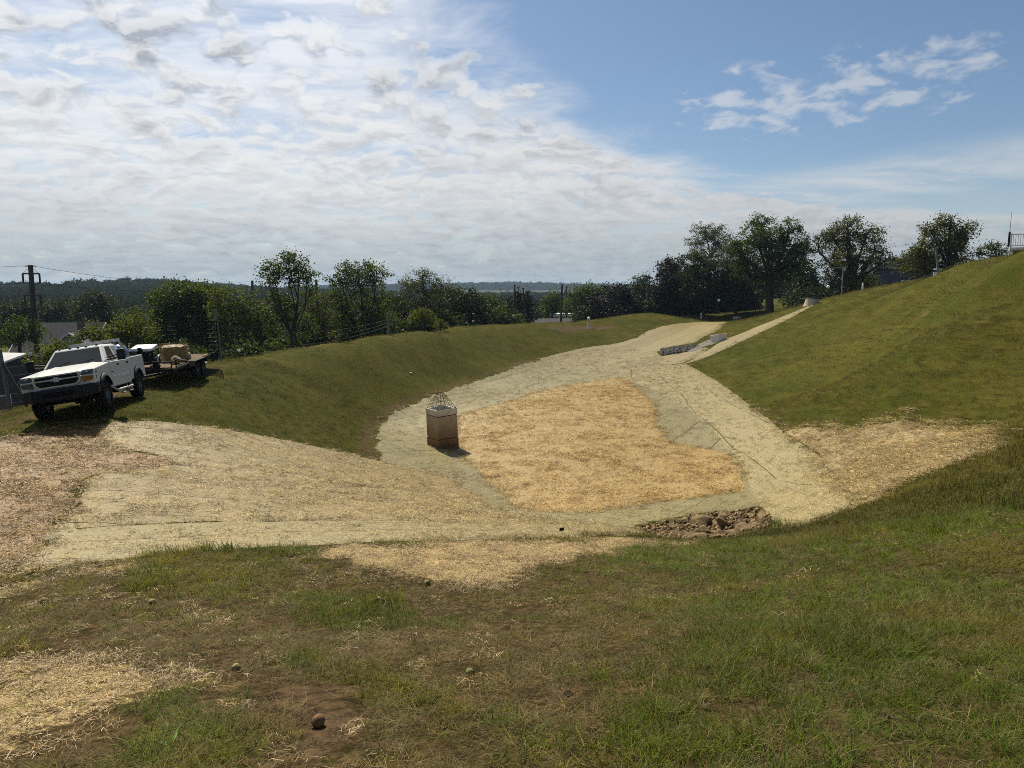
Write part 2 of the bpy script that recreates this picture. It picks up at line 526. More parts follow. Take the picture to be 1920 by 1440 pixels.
def mat_ground():
    """turf: soil under mown grass, thatch, scattered straw by the 'straw' and 'dirt' attributes"""
    m, t = mat_new('turf')
    co = t.n('NewGeometry').outputs['Position']
    straw = t.n('Attribute', attribute_name='straw').outputs['Fac']
    dirt = t.n('Attribute', attribute_name='dirt').outputs['Fac']
    near = t.n('Attribute', attribute_name='near').outputs['Fac']
    n1 = t.noise(co, 0.16, 4, 0.6)
    n2 = t.noise(co, 1.1, 5, 0.65)
    n3 = t.noise(co, 9.0, 5, 0.7)
    n4 = t.noise(co, 45.0, 3, 0.7)
    n5 = t.noise(co, 22.0, 4, 0.75)
    g = t.mix(t.sstep(n1, 0.35, 0.65), (0.040, 0.048, 0.0055), (0.066, 0.064, 0.009))
    g = t.mix(t.m('MULTIPLY', t.sstep(n2, 0.45, 0.75), 0.7), g, (0.080, 0.061, 0.017))
    g = t.mix(t.m('MULTIPLY', t.sstep(n2, 0.48, 0.25), 0.5), g, (0.032, 0.046, 0.006))
    n6 = t.noise(co, 0.55, 5, 0.7, 0.3)
    g = t.mix(t.m('MULTIPLY', t.sstep(n6, 0.52, 0.70), 0.55), g, (0.100, 0.078, 0.020))
    g = t.mix(t.m('MULTIPLY', t.sstep(n6, 0.46, 0.30), 0.5), g, (0.026, 0.036, 0.004))
    g = t.mix(t.m('MULTIPLY', t.sstep(n5, 0.48, 0.72), 0.75), g, (0.115, 0.106, 0.026))
    g = t.mix(t.m('MULTIPLY', t.sstep(n5, 0.50, 0.28), 0.85), g, (0.014, 0.016, 0.003))
    soil = t.mix(t.sstep(n3, 0.3, 0.7), (0.030, 0.020, 0.012), (0.115, 0.075, 0.043))
    soil = t.mix(t.m('MULTIPLY', t.sstep(n4, 0.5, 0.8), 0.7), soil, (0.20, 0.15, 0.085))
    dn = t.m('ADD', dirt, t.m('MULTIPLY', t.m('SUBTRACT', n3, 0.5), 0.9))
    c = t.mix(t.sstep(dn, 0.35, 0.65), g, soil)
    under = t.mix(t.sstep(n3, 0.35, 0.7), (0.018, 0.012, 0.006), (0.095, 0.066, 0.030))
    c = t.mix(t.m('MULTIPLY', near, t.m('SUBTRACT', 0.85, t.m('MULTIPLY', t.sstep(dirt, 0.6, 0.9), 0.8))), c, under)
    s = t.mix(t.sstep(n4, 0.35, 0.65), (0.12, 0.085, 0.036), (0.52, 0.405, 0.20))
    sn = t.m('ADD', straw, t.m('MULTIPLY', t.m('SUBTRACT', t.noise(co, 7.0, 6, 0.8), 0.5), 1.6))
    c = t.mix(t.sstep(sn, 0.45, 0.75), c, s)
    h = t.m('ADD', t.m('MULTIPLY', n5, 0.6), t.m('MULTIPLY', n4, 0.4))
    bp = t.n('Bump', {'Strength': 0.8, 'Distance': 0.05, 'Height': h})
    b = t.n('BsdfPrincipled', {'Base Color': c, 'Roughness': 0.95, 'Specular IOR Level': 0.03, 'Normal': bp.outputs[0]})
    t.put(t.n('OutputMaterial').inputs[0], b.outputs[0])
    return m


def mat_straw(name, lo, hi, ang, stain, green=0.0, stretch=(1.0, 3.0), grain=34.0, seed=0.0, contrast=1.0, rough=0.42, roll=0.0):
    """straw matting: fibre speckle drawn out along the strip, netting seams, stains"""
    m, t = mat_new(name)
    pos = t.n('NewGeometry').outputs['Position']
    mp = t.n('Mapping', {'Vector': pos, 'Rotation': (0, 0, ang), 'Location': (seed, seed * 0.7, 0)})
    mp.vector_type = 'TEXTURE'
    st = t.n('VectorMath', {0: mp.outputs[0], 1: (1.0 / stretch[1], stretch[0], 1.0)}, operation='MULTIPLY').outputs[0]
    f1 = t.noise(st, grain, 3, 0.75, 0.6)
    f2 = t.noise(st, grain * 0.30, 4, 0.75, 0.4)
    f0 = t.noise(pos, grain * 1.5, 2, 0.7)
    big = t.noise(pos, 0.35, 5, 0.62)
    mid = t.noise(st, 1.4, 5, 0.65, 0.5)
    f = t.m('ADD', t.m('MULTIPLY', f1, 0.5), t.m('MULTIPLY', f0, 0.5))
    c = t.mix(t.sstep(f, 0.5 - 0.13 / contrast, 0.5 + 0.13 / contrast), lo, hi)
    c = t.mix(t.m('MULTIPLY', t.sstep(f2, 0.55, 0.75), 0.28), c, tuple(k * 0.6 for k in lo))
    c = t.mix(t.m('MULTIPLY', t.sstep(big, 0.45, 0.72), 0.38), c, stain)
    c = t.mix(t.m('MULTIPLY', t.sstep(mid, 0.55, 0.8), 0.18), c, tuple(k * 0.8 for k in lo))
    if green:
        c = t.mix(t.m('MULTIPLY', t.sstep(t.noise(pos, 0.9, 4, 0.6), 0.4, 0.7), green), c, (0.20, 0.20, 0.12))
    # the rolls lie side by side: every roll a little different, a dark lap between them, fine wrinkles along them
    uv = t.n('VectorMath', {0: mp.outputs[0], 1: (0.07, 1.0, 1.0)}, operation='MULTIPLY').outputs[0]
    v = t.n('SeparateXYZ', {0: mp.outputs[0]}).outputs[1]
    vw = t.m('ADD', v, t.m('MULTIPLY', t.m('SUBTRACT', t.noise(uv, 0.8, 3, 0.5), 0.5), 1.5 if roll else 4.0))
    vr = t.m('DIVIDE', vw, roll or 2.2)
    tone = t.n('TexWhiteNoise', {'W': t.m('FLOOR', vr)}, noise_dimensions='1D').outputs[0]
    if roll:
        c = t.mix(t.m('MULTIPLY', tone, 0.42), c, tuple(k * 1.6 for k in lo))
    lap = t.m('ABSOLUTE', t.m('SUBTRACT', t.m('FRACT', vr), 0.5))
    lapn = t.sstep(t.noise(pos, 0.8, 4, 0.7), 0.36, 0.52)
    crease = t.m('MULTIPLY', t.sstep(lap, 0.5 - 0.045 / (roll or 2.2), 0.5), t.m('ADD', 0.25, t.m('MULTIPLY', lapn, 0.75)))
    wr = t.m('ABSOLUTE', t.m('SUBTRACT', t.m('FRACT', t.m('MULTIPLY', vr, 4.0)), 0.5))
    wrk = t.m('MULTIPLY', t.sstep(wr, 0.5 - 0.10 / (roll or 2.2), 0.5), t.sstep(t.noise(uv, 1.3, 4, 0.7), 0.50, 0.62))
    crease = t.m('MULTIPLY', t.m('MAXIMUM', crease, t.m('MULTIPLY', wrk, 0.6)), 1.0 if roll else 0.0)
    c = t.mix(t.m('MULTIPLY', crease, 0.72), c, tuple(k * 0.25 for k in lo))
    h = t.m('SUBTRACT', t.m('ADD', t.m('MULTIPLY', f, 0.8), t.m('MULTIPLY', f2, 0.7)), t.m('MULTIPLY', crease, 1.2))
    bp = t.n('Bump', {'Strength': 0.9, 'Distance': 0.035, 'Height': h})
    b = t.n('BsdfPrincipled', {'Base Color': c, 'Roughness': rough, 'Specular IOR Level': 0.16, 'Normal': bp.outputs[0]})
    t.put(t.n('OutputMaterial').inputs[0], b.outputs[0])
    return m


M = {}
M['turf'] = mat_ground()

# ------------------------------------------------------------------ regions of the ground, as photo outlines dropped on the terrain
PX = {
    'bank_top': [(158, 800), (200, 793), (250, 790), (300, 790), (345, 795), (430, 807), (500, 818), (560, 830), (640, 848), (700, 861), (760, 875), (818, 887), (862, 905), (905, 930), (940, 955), (885, 950), (830, 935), (760, 921), (690, 914), (600, 910), (520, 905), (420, 889), (320, 872), (312, 858), (270, 848), (215, 842), (175, 845), (164, 835), (205, 828), (168, 812)],
    'bank_mid': [(168, 888), (235, 880), (318, 870), (420, 887), (520, 903), (600, 908), (690, 912), (760, 919), (830, 933), (885, 948), (945, 957), (1000, 972), (1090, 982), (1160, 987), (1040, 988), (940, 985), (850, 984), (750, 980), (650, 977), (540, 979), (420, 981), (320, 984), (230, 987), (150, 994), (75, 1001), (100, 970), (132, 942), (140, 915)],
    'bank_low': [(75, 1000), (150, 993), (230, 986), (320, 983), (420, 980), (540, 978), (650, 976), (750, 979), (850, 983), (940, 984), (1040, 987), (1150, 987), (1215, 996), (1185, 1004), (1080, 1009), (960, 1012), (860, 1013), (760, 1015), (660, 1019), (560, 1025), (460, 1030), (350, 1034), (250, 1046), (140, 1058), (25, 1080), (40, 1050), (85, 1022)],
    'floor': [(704, 862), (698, 840), (698, 818), (706, 795), (725, 777), (752, 762), (790, 746), (830, 733), (880, 714), (950, 694), (1010, 673), (1060, 664), (1120, 654), (1180, 650), (1235, 668), (1280, 690), (1330, 745), (1400, 820), (1455, 920), (1462, 972), (1438, 962), (1420, 952), (1330, 962), (1260, 975), (1205, 988), (1200, 998), (1100, 996), (1000, 992), (930, 975), (880, 930), (845, 910), (800, 892), (740, 880)],
    'far_channel': [(1008, 672), (1060, 660), (1120, 648), (1170, 640), (1195, 633), (1210, 622), (1240, 612), (1275, 606), (1330, 603), (1368, 602), (1350, 618), (1318, 632), (1305, 642), (1270, 648), (1232, 660), (1240, 668), (1275, 662), (1310, 650), (1330, 652), (1312, 668), (1275, 682), (1235, 684), (1200, 690), (1160, 700), (1120, 693), (1060, 692)],
    'right_strip': [(1150, 712), (1152, 698), (1205, 688), (1285, 682), (1305, 692), (1340, 712), (1380, 740), (1430, 778), (1490, 826), (1540, 862), (1592, 905), (1622, 945), (1570, 965), (1500, 990), (1462, 985), (1440, 966), (1412, 932), (1398, 890), (1370, 845), (1330, 800), (1290, 768), (1235, 735), (1190, 718)],
    'side_chute': [(1282, 684), (1310, 668), (1335, 652), (1360, 636), (1410, 617), (1460, 597), (1510, 577), (1533, 567), (1522, 575), (1480, 598), (1430, 622), (1385, 643), (1350, 660), (1310, 676)],
    'swale': [(1470, 808), (1520, 800), (1580, 808), (1620, 800), (1690, 790), (1740, 800), (1790, 808), (1835, 815), (1862, 826), (1850, 842), (1800, 870), (1740, 885), (1690, 900), (1650, 935), (1620, 946), (1590, 903), (1540, 860)],
    'gold': [(862, 778), (905, 768), (950, 756), (1000, 738), (1050, 726), (1110, 716), (1160, 709), (1180, 718), (1200, 735), (1232, 768), (1228, 795), (1255, 830), (1300, 838), (1352, 846), (1385, 880), (1396, 920), (1330, 930), (1250, 940), (1170, 952), (1090, 962), (1010, 960), (965, 950), (935, 915), (905, 890), (870, 855), (862, 820)],
    'left_loose': [(-60, 835), (0, 828), (60, 812), (120, 800), (165, 800), (200, 830), (163, 843), (215, 843), (312, 858), (322, 872), (240, 882), (168, 890), (140, 915), (132, 942), (100, 970), (75, 1000), (85, 1022), (40, 1050), (22, 1080), (-80, 1110), (-120, 950)],
    'riprap': [(1185, 992), (1230, 982), (1290, 972), (1340, 962), (1420, 953), (1445, 965), (1452, 985), (1410, 1002), (1370, 1014), (1320, 1016), (1260, 1012), (1215, 1004)],
    'stones': [(1238, 656), (1262, 651), (1295, 648), (1310, 650), (1290, 660), (1262, 665), (1240, 668)],
    'dirt_corner': [(655, 845), (665, 815), (690, 800), (712, 782), (702, 800), (697, 820), (698, 845), (702, 862), (680, 856)],
    'pale_straw': [(480, 1035), (560, 1026), (660, 1020), (780, 1015), (960, 1013), (1080, 1010), (1190, 1006), (1270, 1015), (1300, 1022), (1220, 1032), (1120, 1048), (1020, 1058), (985, 1085), (930, 1112), (860, 1108), (780, 1095), (700, 1075), (600, 1060), (520, 1052)],
    'left_foot': [(-100, 1120), (20, 1085), (140, 1060), (250, 1048), (350, 1036), (400, 1036), (300, 1065), (200, 1085), (60, 1105), (-60, 1140)],
    'corner_straw': [(-150, 1235), (60, 1225), (200, 1238), (330, 1235), (440, 1262), (480, 1280), (360, 1300), (270, 1330), (180, 1370), (160, 1420), (130, 1480), (-200, 1480)],
    'bare_a': [(470, 1300), (540, 1275), (640, 1290), (700, 1335), (690, 1395), (600, 1410), (530, 1375)],
    'bare_b': [(1360, 1315), (1430, 1312), (1500, 1345), (1510, 1375), (1420, 1380), (1385, 1350)],
    'bare_c': [(1000, 1300), (1060, 1290), (1150, 1298), (1160, 1318), (1080, 1325), (1010, 1325)],
    'bare_d': [(180, 1160), (360, 1140), (520, 1165), (540, 1200), (340, 1215), (180, 1200)],
    'green_a': [(560, 1110), (740, 1125), (730, 1180), (620, 1185), (540, 1150)],
    'green_b': [(570, 1230), (760, 1240), (780, 1310), (660, 1325), (590, 1280)],
    'green_c': [(180, 1320), (330, 1300), (450, 1370), (480, 1470), (160, 1470)],
    'green_d': [(-60, 1255), (60, 1240), (115, 1255), (105, 1310), (20, 1345), (-60, 1345)],
    'green_e': [(200, 1085), (360, 1045), (520, 1055), (540, 1090), (420, 1115), (240, 1112)],
    'swale_rim': [(1400, 752), (1440, 775), (1480, 800), (1560, 805), (1640, 785), (1700, 765), (1720, 775), (1680, 795), (1740, 797), (1800, 785), (1850, 795), (1875, 806), (1870, 815), (1865, 825), (1880, 840), (1760, 880), (1700, 905), (1640, 925), (1620, 948), (1500, 832)],
}
PX['floor_seen'] = PX['floor']
REG = {k: hit(v) for k, v in PX.items()}

# ------------------------------------------------------------------ the ground sheet
def build_ground():
    rs = np.concatenate([np.geomspace(0.7, 200, 440), np.geomspace(204, 7000, 70)])
    az = np.concatenate([np.linspace(-180, -54, 22, endpoint=False), np.linspace(-54, 54, 400, endpoint=False), np.linspace(54, 180, 22, endpoint=False)])
    A, Rr = np.meshgrid(np.radians(az), rs)
    X, Y = np.sin(A) * Rr, np.cos(A) * Rr
    Z = height(X, Y)
    V = np.stack([X, Y, Z], -1).reshape(-1, 3)
    n, k = len(rs), len(az)
    i, j = np.meshgrid(np.arange(n - 1), np.arange(k), indexing='ij')
    j2 = (j + 1) % k
    F = np.stack([i * k + j, i * k + j2, (i + 1) * k + j2, (i + 1) * k + j], -1).reshape(-1, 4)
    c = len(V)
    V = np.concatenate([V, [[0, 0, height(np.array([0.]), np.array([0.]))[0]]]])
    T = np.stack([np.full(k, c), (np.arange(k) + 1) % k, np.arange(k)], -1)
    x, y = V[:, 0], V[:, 1]
    st, dr, ne = ground_masks(x, y)
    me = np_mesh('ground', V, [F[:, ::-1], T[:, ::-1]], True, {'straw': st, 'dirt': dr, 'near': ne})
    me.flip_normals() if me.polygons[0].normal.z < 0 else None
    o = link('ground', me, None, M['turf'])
    tag(o, kind='structure')
    return o


def ground_masks(x, y):
    st = np.zeros(len(x))
    dr = np.zeros(len(x))
    r = np.hypot(x, y)
    m = (r < 120) & (y > -3)
    xi, yi = x[m], y[m]
    s = np.zeros(len(xi))
    for k, w, a in (('pale_straw', 0.9, 0.86), ('left_foot', 0.8, 0.7), ('corner_straw', 0.45, 0.66), ('swale_rim', 1.6, 0.56)):
        s = np.maximum(s, a * sst(edge_dist(REG[k], xi, yi) + 1.6 * w * (fbm(xi, yi, 1.4 / w, 4) - 0.5), -w * 0.4, w))
    d = 0.8 * sst(edge_dist(REG['dirt_corner'], xi, yi), -0.8, 1.2)
    d = np.maximum(d, 0.95 * sst(edge_dist(REG['riprap'], xi, yi), -0.3, 0.4))
    for k in ('bare_a', 'bare_b', 'bare_c', 'bare_d'):
        d = np.maximum(d, (0.6 if k == 'bare_d' else 0.85) * sst(edge_dist(REG[k], xi, yi) + 0.8 * (fbm(xi, yi, 3.0, 4) - 0.5), -0.15, 0.25))
    # bare earth strip round the mats, the worn track along the crest of the dam
    e = edge_dist(REG['floor'], xi, yi)
    d = np.maximum(d, 0.55 * sst(-np.abs(e + 0.3), -1.1, 0))
    for a, b, wd, am in (((-15.2, 18.5), (-15.6, 38), 1.5, 0.55), ((-15.6, 38), (-14.0, 55), 1.3, 0.42), ((-14.0, 55), (-9, 72), 1.2, 0.38), ((6, 92), (14, 104), 3.0, 0.7)):
        a, b = np.array(a), np.array(b)
        ab = b - a
        t = np.clip(((xi - a[0]) * ab[0] + (yi - a[1]) * ab[1]) / (ab @ ab), 0, 1)
        dist = np.hypot(xi - a[0] - t * ab[0], yi - a[1] - t * ab[1])
        d = np.maximum(d, am * sst(-dist, -wd, 0))
    fg = sst(-(xi - 0.25 * yi), -1.2, 2.2) * sst(-r[m], -11, -7)            # trampled, dry foot of the slope on the left
    d = np.maximum(d, 0.50 * fg)
    st[m], dr[m] = s, d
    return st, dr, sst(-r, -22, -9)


build_ground()


def drape(name, key, mat, lift, label, cat, cell=0.45, jitter=0.12, group=None, thick=0.03, kind=None, wave=0.0):
    """a sheet lying on the ground inside a region, its rim turned down into the soil"""
    P = np.asarray(REG[key])
    pts = []
    for i in range(len(P)):
        a, b = P[i - 1], P[i]
        n = max(1, int(np.hypot(*(b - a)) / max(0.3, cell * 0.6)))
        for t in range(n):
            pts.append(a + (b - a) * t / n)
    ring = np.array(pts)
    ring = ring + jitter * 2 * np.stack([fbm(ring[:, 0], ring[:, 1], 1.3, 3) - 0.5, fbm(ring[:, 0] + 50, ring[:, 1], 1.3, 3) - 0.5], -1)
    lo, hi = ring.min(0), ring.max(0)
    gx, gy = np.meshgrid(np.arange(lo[0], hi[0], cell), np.arange(lo[1], hi[1], cell))
    gx, gy = gx.ravel(), gy.ravel()
    gx = gx + cell * 0.3 * (vnoise(gx * 5.1, gy * 5.3) - 0.5)
    gy = gy + cell * 0.3 * (vnoise(gx * 4.1 + 9, gy * 6.3) - 0.5)
    ins = edge_dist(ring, gx, gy) > cell * 0.35
    inn = np.stack([gx[ins], gy[ins]], -1)
    allp = [Vector(p) for p in np.concatenate([ring, inn])]
    n = len(ring)
    vo, eo, fo, ov, oe, of = delaunay_2d_cdt(allp, [(i, (i + 1) % n) for i in range(n)], [], 1, 1e-5)
    V2 = np.array([tuple(v) for v in vo])
    z = height(V2[:, 0], V2[:, 1]) + lift
    ed = edge_dist(ring, V2[:, 0], V2[:, 1])
    z = z - thick * 1.6 * sst(-ed, -0.12, 0.0) + wave * (fbm(V2[:, 0], V2[:, 1], 1.1, 3) - 0.5) * sst(ed, 0, 0.5)
    V = np.concatenate([V2, z[:, None]], 1)
    F = [f for f in fo if len(f) == 3]
    me = np_mesh(name, V, np.array(F), True)
    bm = bmesh.new()
    bm.from_mesh(me)
    if sum(f.normal.z for f in bm.faces) < 0:
        bmesh.ops.reverse_faces(bm, faces=bm.faces)
    bm.to_mesh(me)
    bm.free()
    o = link(name, me, None, mat)
    return tag(o, label, cat, group, kind)


ANG_BANK, ANG_FAR, ANG_RIGHT = R(22), R(59), R(86)
PALE_LO, PALE_HI = (0.27, 0.215, 0.115), (0.64, 0.54, 0.34)
M['mat_bank'] = mat_straw('straw matting tan', (0.0696, 0.0484, 0.0151), (0.4710, 0.3578, 0.1463), ANG_BANK, (0.1946, 0.1593, 0.0755), seed=3, roll=2.6)
M['mat_pale'] = mat_straw('straw matting pale', (0.0806, 0.0613, 0.0230), (0.4939, 0.4032, 0.1872), ANG_BANK, (0.2722, 0.2167, 0.0960), seed=9, roll=1.6)
M['mat_floor'] = mat_straw('straw matting greenish', (0.0846, 0.0713, 0.0290), (0.3522, 0.2994, 0.1334), ANG_FAR, (0.2231, 0.1855, 0.0790), green=0.15, seed=5, roll=2.4)
M['mat_far'] = mat_straw('straw matting far', (0.0971, 0.0778, 0.0330), (0.4085, 0.3367, 0.1597), ANG_FAR, (0.2650, 0.2153, 0.0948), green=0.15, seed=1, grain=18, roll=2.4)
M['mat_right'] = mat_straw('straw matting right', (0.0772, 0.0621, 0.0246), (0.4407, 0.3620, 0.1686), ANG_RIGHT, (0.2623, 0.2151, 0.0963), seed=4, roll=2.4)
M['mat_swale'] = mat_straw('straw matting swale', (0.0762, 0.0555, 0.0215), (0.4928, 0.3752, 0.1736), R(140), (0.2912, 0.2184, 0.0986), seed=6, roll=2.4)
M['gold'] = mat_straw('loose straw gold', (0.0975, 0.0591, 0.0156), (0.5194, 0.3752, 0.1365), R(20), (0.2968, 0.2072, 0.0715), seed=2, stretch=(1, 1.3), grain=26, contrast=1.1)
M['rust'] = mat_straw('loose straw brown', (0.0576, 0.0331, 0.0097), (0.3720, 0.2357, 0.0880), R(20), (0.1560, 0.0920, 0.0308), seed=8, stretch=(1, 1.3), grain=30, contrast=1.1)

MATS = 'straw erosion blankets lining the basin'
drape('erosion_blanket', 'floor', M['mat_floor'], 0.02, 'grey-green straw blanket around the riser and under the golden straw', 'erosion blanket', 0.6, 0.10, MATS)
drape('erosion_blanket', 'far_channel', M['mat_far'], 0.045, 'pale straw blanket running up the far channel to the grass', 'erosion blanket', 0.7, 0.12, MATS)
drape('erosion_blanket', 'bank_top', M['mat_bank'], 0.045, 'uppermost straw blanket on the left bank, nearest the truck', 'erosion blanket', 0.4, 0.10, MATS, wave=0.05)
drape('erosion_blanket', 'bank_mid', M['mat_bank'], 0.030, 'middle straw blanket on the left bank, between two dark seams', 'erosion blanket', 0.4, 0.08, MATS, wave=0.05)
drape('erosion_blanket', 'bank_low', M['mat_pale'], 0.055, 'lowest straw blanket on the left bank, along the foreground grass', 'erosion blanket', 0.35, 0.08, MATS, wave=0.05)
drape('erosion_blanket', 'right_strip', M['mat_right'], 0.065, 'wide pale straw blanket strip right of the golden straw', 'erosion blanket', 0.5, 0.08, MATS, wave=0.04)
drape('erosion_blanket', 'side_chute', M['mat_far'], 0.08, 'narrow pale blanket climbing the right hill to the concrete pipe end', 'erosion blanket', 0.6, 0.05, MATS)
drape('erosion_blanket', 'swale', M['mat_swale'], 0.045, 'tan ragged straw blanket in the hollow at the right edge', 'erosion blanket', 0.4, 0.25, MATS, wave=0.08)
drape('loose_straw', 'gold', M['gold'], 0.075, 'golden loose straw spread over the basin floor', 'straw', 0.45, 0.12, None, kind='stuff', wave=0.08)
drape('loose_straw', 'left_loose', M['rust'], 0.05, 'brownish loose straw at the left edge below the truck', 'straw', 0.35, 0.25, None, kind='stuff', wave=0.08)


# ------------------------------------------------------------------ scattered grass and straw (instanced tufts)
def blades_mesh(name, n, rad, hgt, width, lie, bend, mat, seed, segs=3):
    g = np.random.default_rng(seed)
    V, F, rn = [], [], []
    for i in range(n):
        a = g.uniform(0, 2 * math.pi)
        rr = rad * math.sqrt(g.uniform())
        b = np.array([rr * math.cos(a), rr * math.sin(a), -0.012])
        L = hgt * g.uniform(0.55, 1.25)
        th = g.uniform(*lie)                                    # angle from vertical
        ph = g.uniform(0, 2 * math.pi)
        w = width * g.uniform(0.7, 1.3)
        side = np.array([-math.sin(ph + g.normal(0, .4)), math.cos(ph), g.normal(0, 0.25)])
        p = b.copy()
        base = len(V)
        tnt = g.uniform()
        for s in range(segs + 1):
            k = w * (1 - s / segs) ** 0.7 / 2 if s < segs else w * 0.08
            V += [p - side * k, p + side * k]
            rn += [tnt, tnt]
            d = np.array([math.sin(th) * math.cos(ph), math.sin(th) * math.sin(ph), math.cos(th)])
            p = p + d * L / segs
            p[2] = max(p[2], 0.004)
            th = min(th + bend * g.uniform(0.4, 1.4), 1.62)
            if s < segs:
                F.append((base + 2 * s, base + 2 * s + 1, base + 2 * s + 3, base + 2 * s + 2))
    me = np_mesh(name, np.array(V), np.array(F), False, {'rnd': np.array(rn)})
    me.materials.append(mat)
    return bpy.data.objects.new(name, me)


def straw_mesh(name, n, rad, ln, width, hgt, mat, seed):
    g = np.random.default_rng(seed)
    V, F, rn = [], [], []
    for i in range(n):
        a = g.uniform(0, 2 * math.pi)
        rr = rad * math.sqrt(g.uniform())
        ph = g.uniform(0, 2 * math.pi)
        L = ln * g.uniform(0.4, 1.2)
        tilt = g.normal(0, 0.16)
        d = np.array([math.cos(ph), math.sin(ph), tilt]) * L / 2
        c = np.array([rr * math.cos(a), rr * math.sin(a), abs(g.normal(0.0, hgt)) + 0.006])
        s = np.array([-math.sin(ph), math.cos(ph), g.normal(0, 0.5)]) * width * g.uniform(0.6, 1.3) / 2
        mid = c + np.array([0, 0, g.normal(0, 0.01)]) + s * g.normal(0, 1.6)
        b = len(V)
        V += [c - d - s, c - d + s, mid - s, mid + s, c + d - s, c + d + s]
        rn += [g.uniform()] * 6
        F += [(b, b + 1, b + 3, b + 2), (b + 2, b + 3, b + 5, b + 4)]
    me = np_mesh(name, np.array(V), np.array(F), False, {'rnd': np.array(rn)})
    me.materials.append(mat)
    return bpy.data.objects.new(name, me)


def mat_blade(name, transl, spec, rough=0.5, dry=None):
    m, t = mat_new(name)
    tint = t.n('Attribute', attribute_name='tint', attribute_type='INSTANCER').outputs['Color']
    rnd = t.n('Attribute', attribute_name='rnd').outputs['Fac']
    c = t.mix(1.0, tint, t.mix(rnd, (0.55, 0.55, 0.55), (1.5, 1.45, 1.4)), 'MULTIPLY')
    if dry:
        c = t.mix(t.m('MULTIPLY', t.sstep(rnd, 0.72, 0.80), 0.8), c, dry)
    p = t.n('BsdfPrincipled', {'Base Color': c, 'Roughness': rough, 'Specular IOR Level': spec})
    if transl:
        tr = t.n('BsdfTranslucent', {'Color': t.mix(1.0, c, (1.3, 1.25, 0.7), 'MULTIPLY')})
        p = t.n('MixShader', {0: transl, 1: p.outputs[0], 2: tr.outputs[0]})
    t.put(t.n('OutputMaterial').inputs[0], p.outputs[0])
    return m


M['blade'] = mat_blade('grass blade', 0.38, 0.06, 0.6, (0.20, 0.16, 0.07))
M['stalk'] = mat_blade('straw stalk', 0.15, 0.14, 0.45)


def collection_of(name, obs):
    c = bpy.data.collections.new(name)
    for o in obs:
        c.objects.link(o)
    return c


SETS = {
    'near': collection_of('near tufts', [blades_mesh('tuft_a', 30, 0.075, 0.085, 0.0042, (0.2, 1.0), 0.32, M['blade'], 1), blades_mesh('tuft_b', 26, 0.09, 0.06, 0.0038, (0.9, 1.5), 0.2, M['blade'], 2),
                                         blades_mesh('tuft_c', 34, 0.06, 0.125, 0.0045, (0.1, 0.8), 0.36, M['blade'], 3), blades_mesh('tuft_d', 30, 0.11, 0.115, 0.0032, (1.05, 1.5), 0.14, M['blade'], 4, 4)]),
    'mid': collection_of('mid tufts', [blades_mesh('patch_a', 90, 0.28, 0.065, 0.0065, (0.25, 1.1), 0.3, M['blade'], 5, 2), blades_mesh('patch_b', 90, 0.30, 0.06, 0.0065, (0.6, 1.4), 0.2, M['blade'], 6, 2),
                                       blades_mesh('patch_c', 70, 0.24, 0.12, 0.0075, (0.1, 0.7), 0.3, M['blade'], 7, 2)]),
    'far': collection_of('far tufts', [blades_mesh('sward_a', 80, 0.6, 0.085, 0.016, (0.2, 1.1), 0.2, M['blade'], 8, 1), blades_mesh('sward_b', 70, 0.65, 0.08, 0.017, (0.4, 1.3), 0.2, M['blade'], 9, 1)]),
    'straw': collection_of('straw clumps', [straw_mesh('clump_a', 40, 0.13, 0.070, 0.0032, 0.010, M['stalk'], 1), straw_mesh('clump_b', 34, 0.14, 0.055, 0.0036, 0.014, M['stalk'], 2), straw_mesh('clump_c', 26, 0.17, 0.072, 0.0028, 0.008, M['stalk'], 3)]),
    'straw_mid': collection_of('straw heaps', [straw_mesh('heap_a', 60, 0.34, 0.11, 0.0085, 0.022, M['stalk'], 4), straw_mesh('heap_b', 54, 0.30, 0.10, 0.010, 0.030, M['stalk'], 5), straw_mesh('heap_c', 50, 0.40, 0.13, 0.008, 0.016, M['stalk'], 6)]),
}


def scatter(name, key, P, rot, scl, idx, tint, label, cat, kind='stuff'):
    me = np_mesh_points(name, P, rot, scl, idx, tint)
    o = link(name, me)
    tag(o, label, cat, None, kind)
    ng = bpy.data.node_groups.new(name, 'GeometryNodeTree')
    ng.interface.new_socket('Geometry', in_out='INPUT', socket_type='NodeSocketGeometry')
    ng.interface.new_socket('Geometry', in_out='OUTPUT', socket_type='NodeSocketGeometry')
    N = ng.nodes.new
    gi, go = N('NodeGroupInput'), N('NodeGroupOutput')
    ci = N('GeometryNodeCollectionInfo')
    ci.inputs['Collection'].default_value = SETS[key]
    ci.inputs['Separate Children'].default_value = True
    ci.inputs['Reset Children'].default_value = True
    ip = N('GeometryNodeInstanceOnPoints')
    ip.inputs['Pick Instance'].default_value = True

    def attr(nm, dt):
        a = N('GeometryNodeInputNamedAttribute')
        a.data_type = dt
        a.inputs['Name'].default_value = nm
        return a.outputs['Attribute']
    L = ng.links.new
    L(gi.outputs[0], ip.inputs['Points'])
    L(ci.outputs[0], ip.inputs['Instance'])
    L(attr('idx', 'INT'), ip.inputs['Instance Index'])
    L(attr('rot', 'FLOAT_VECTOR'), ip.inputs['Rotation'])
    L(attr('scl', 'FLOAT_VECTOR'), ip.inputs['Scale'])
    L(ip.outputs[0], go.inputs[0])
    md = o.modifiers.new('scatter', 'NODES')
    md.node_group = ng
    return o


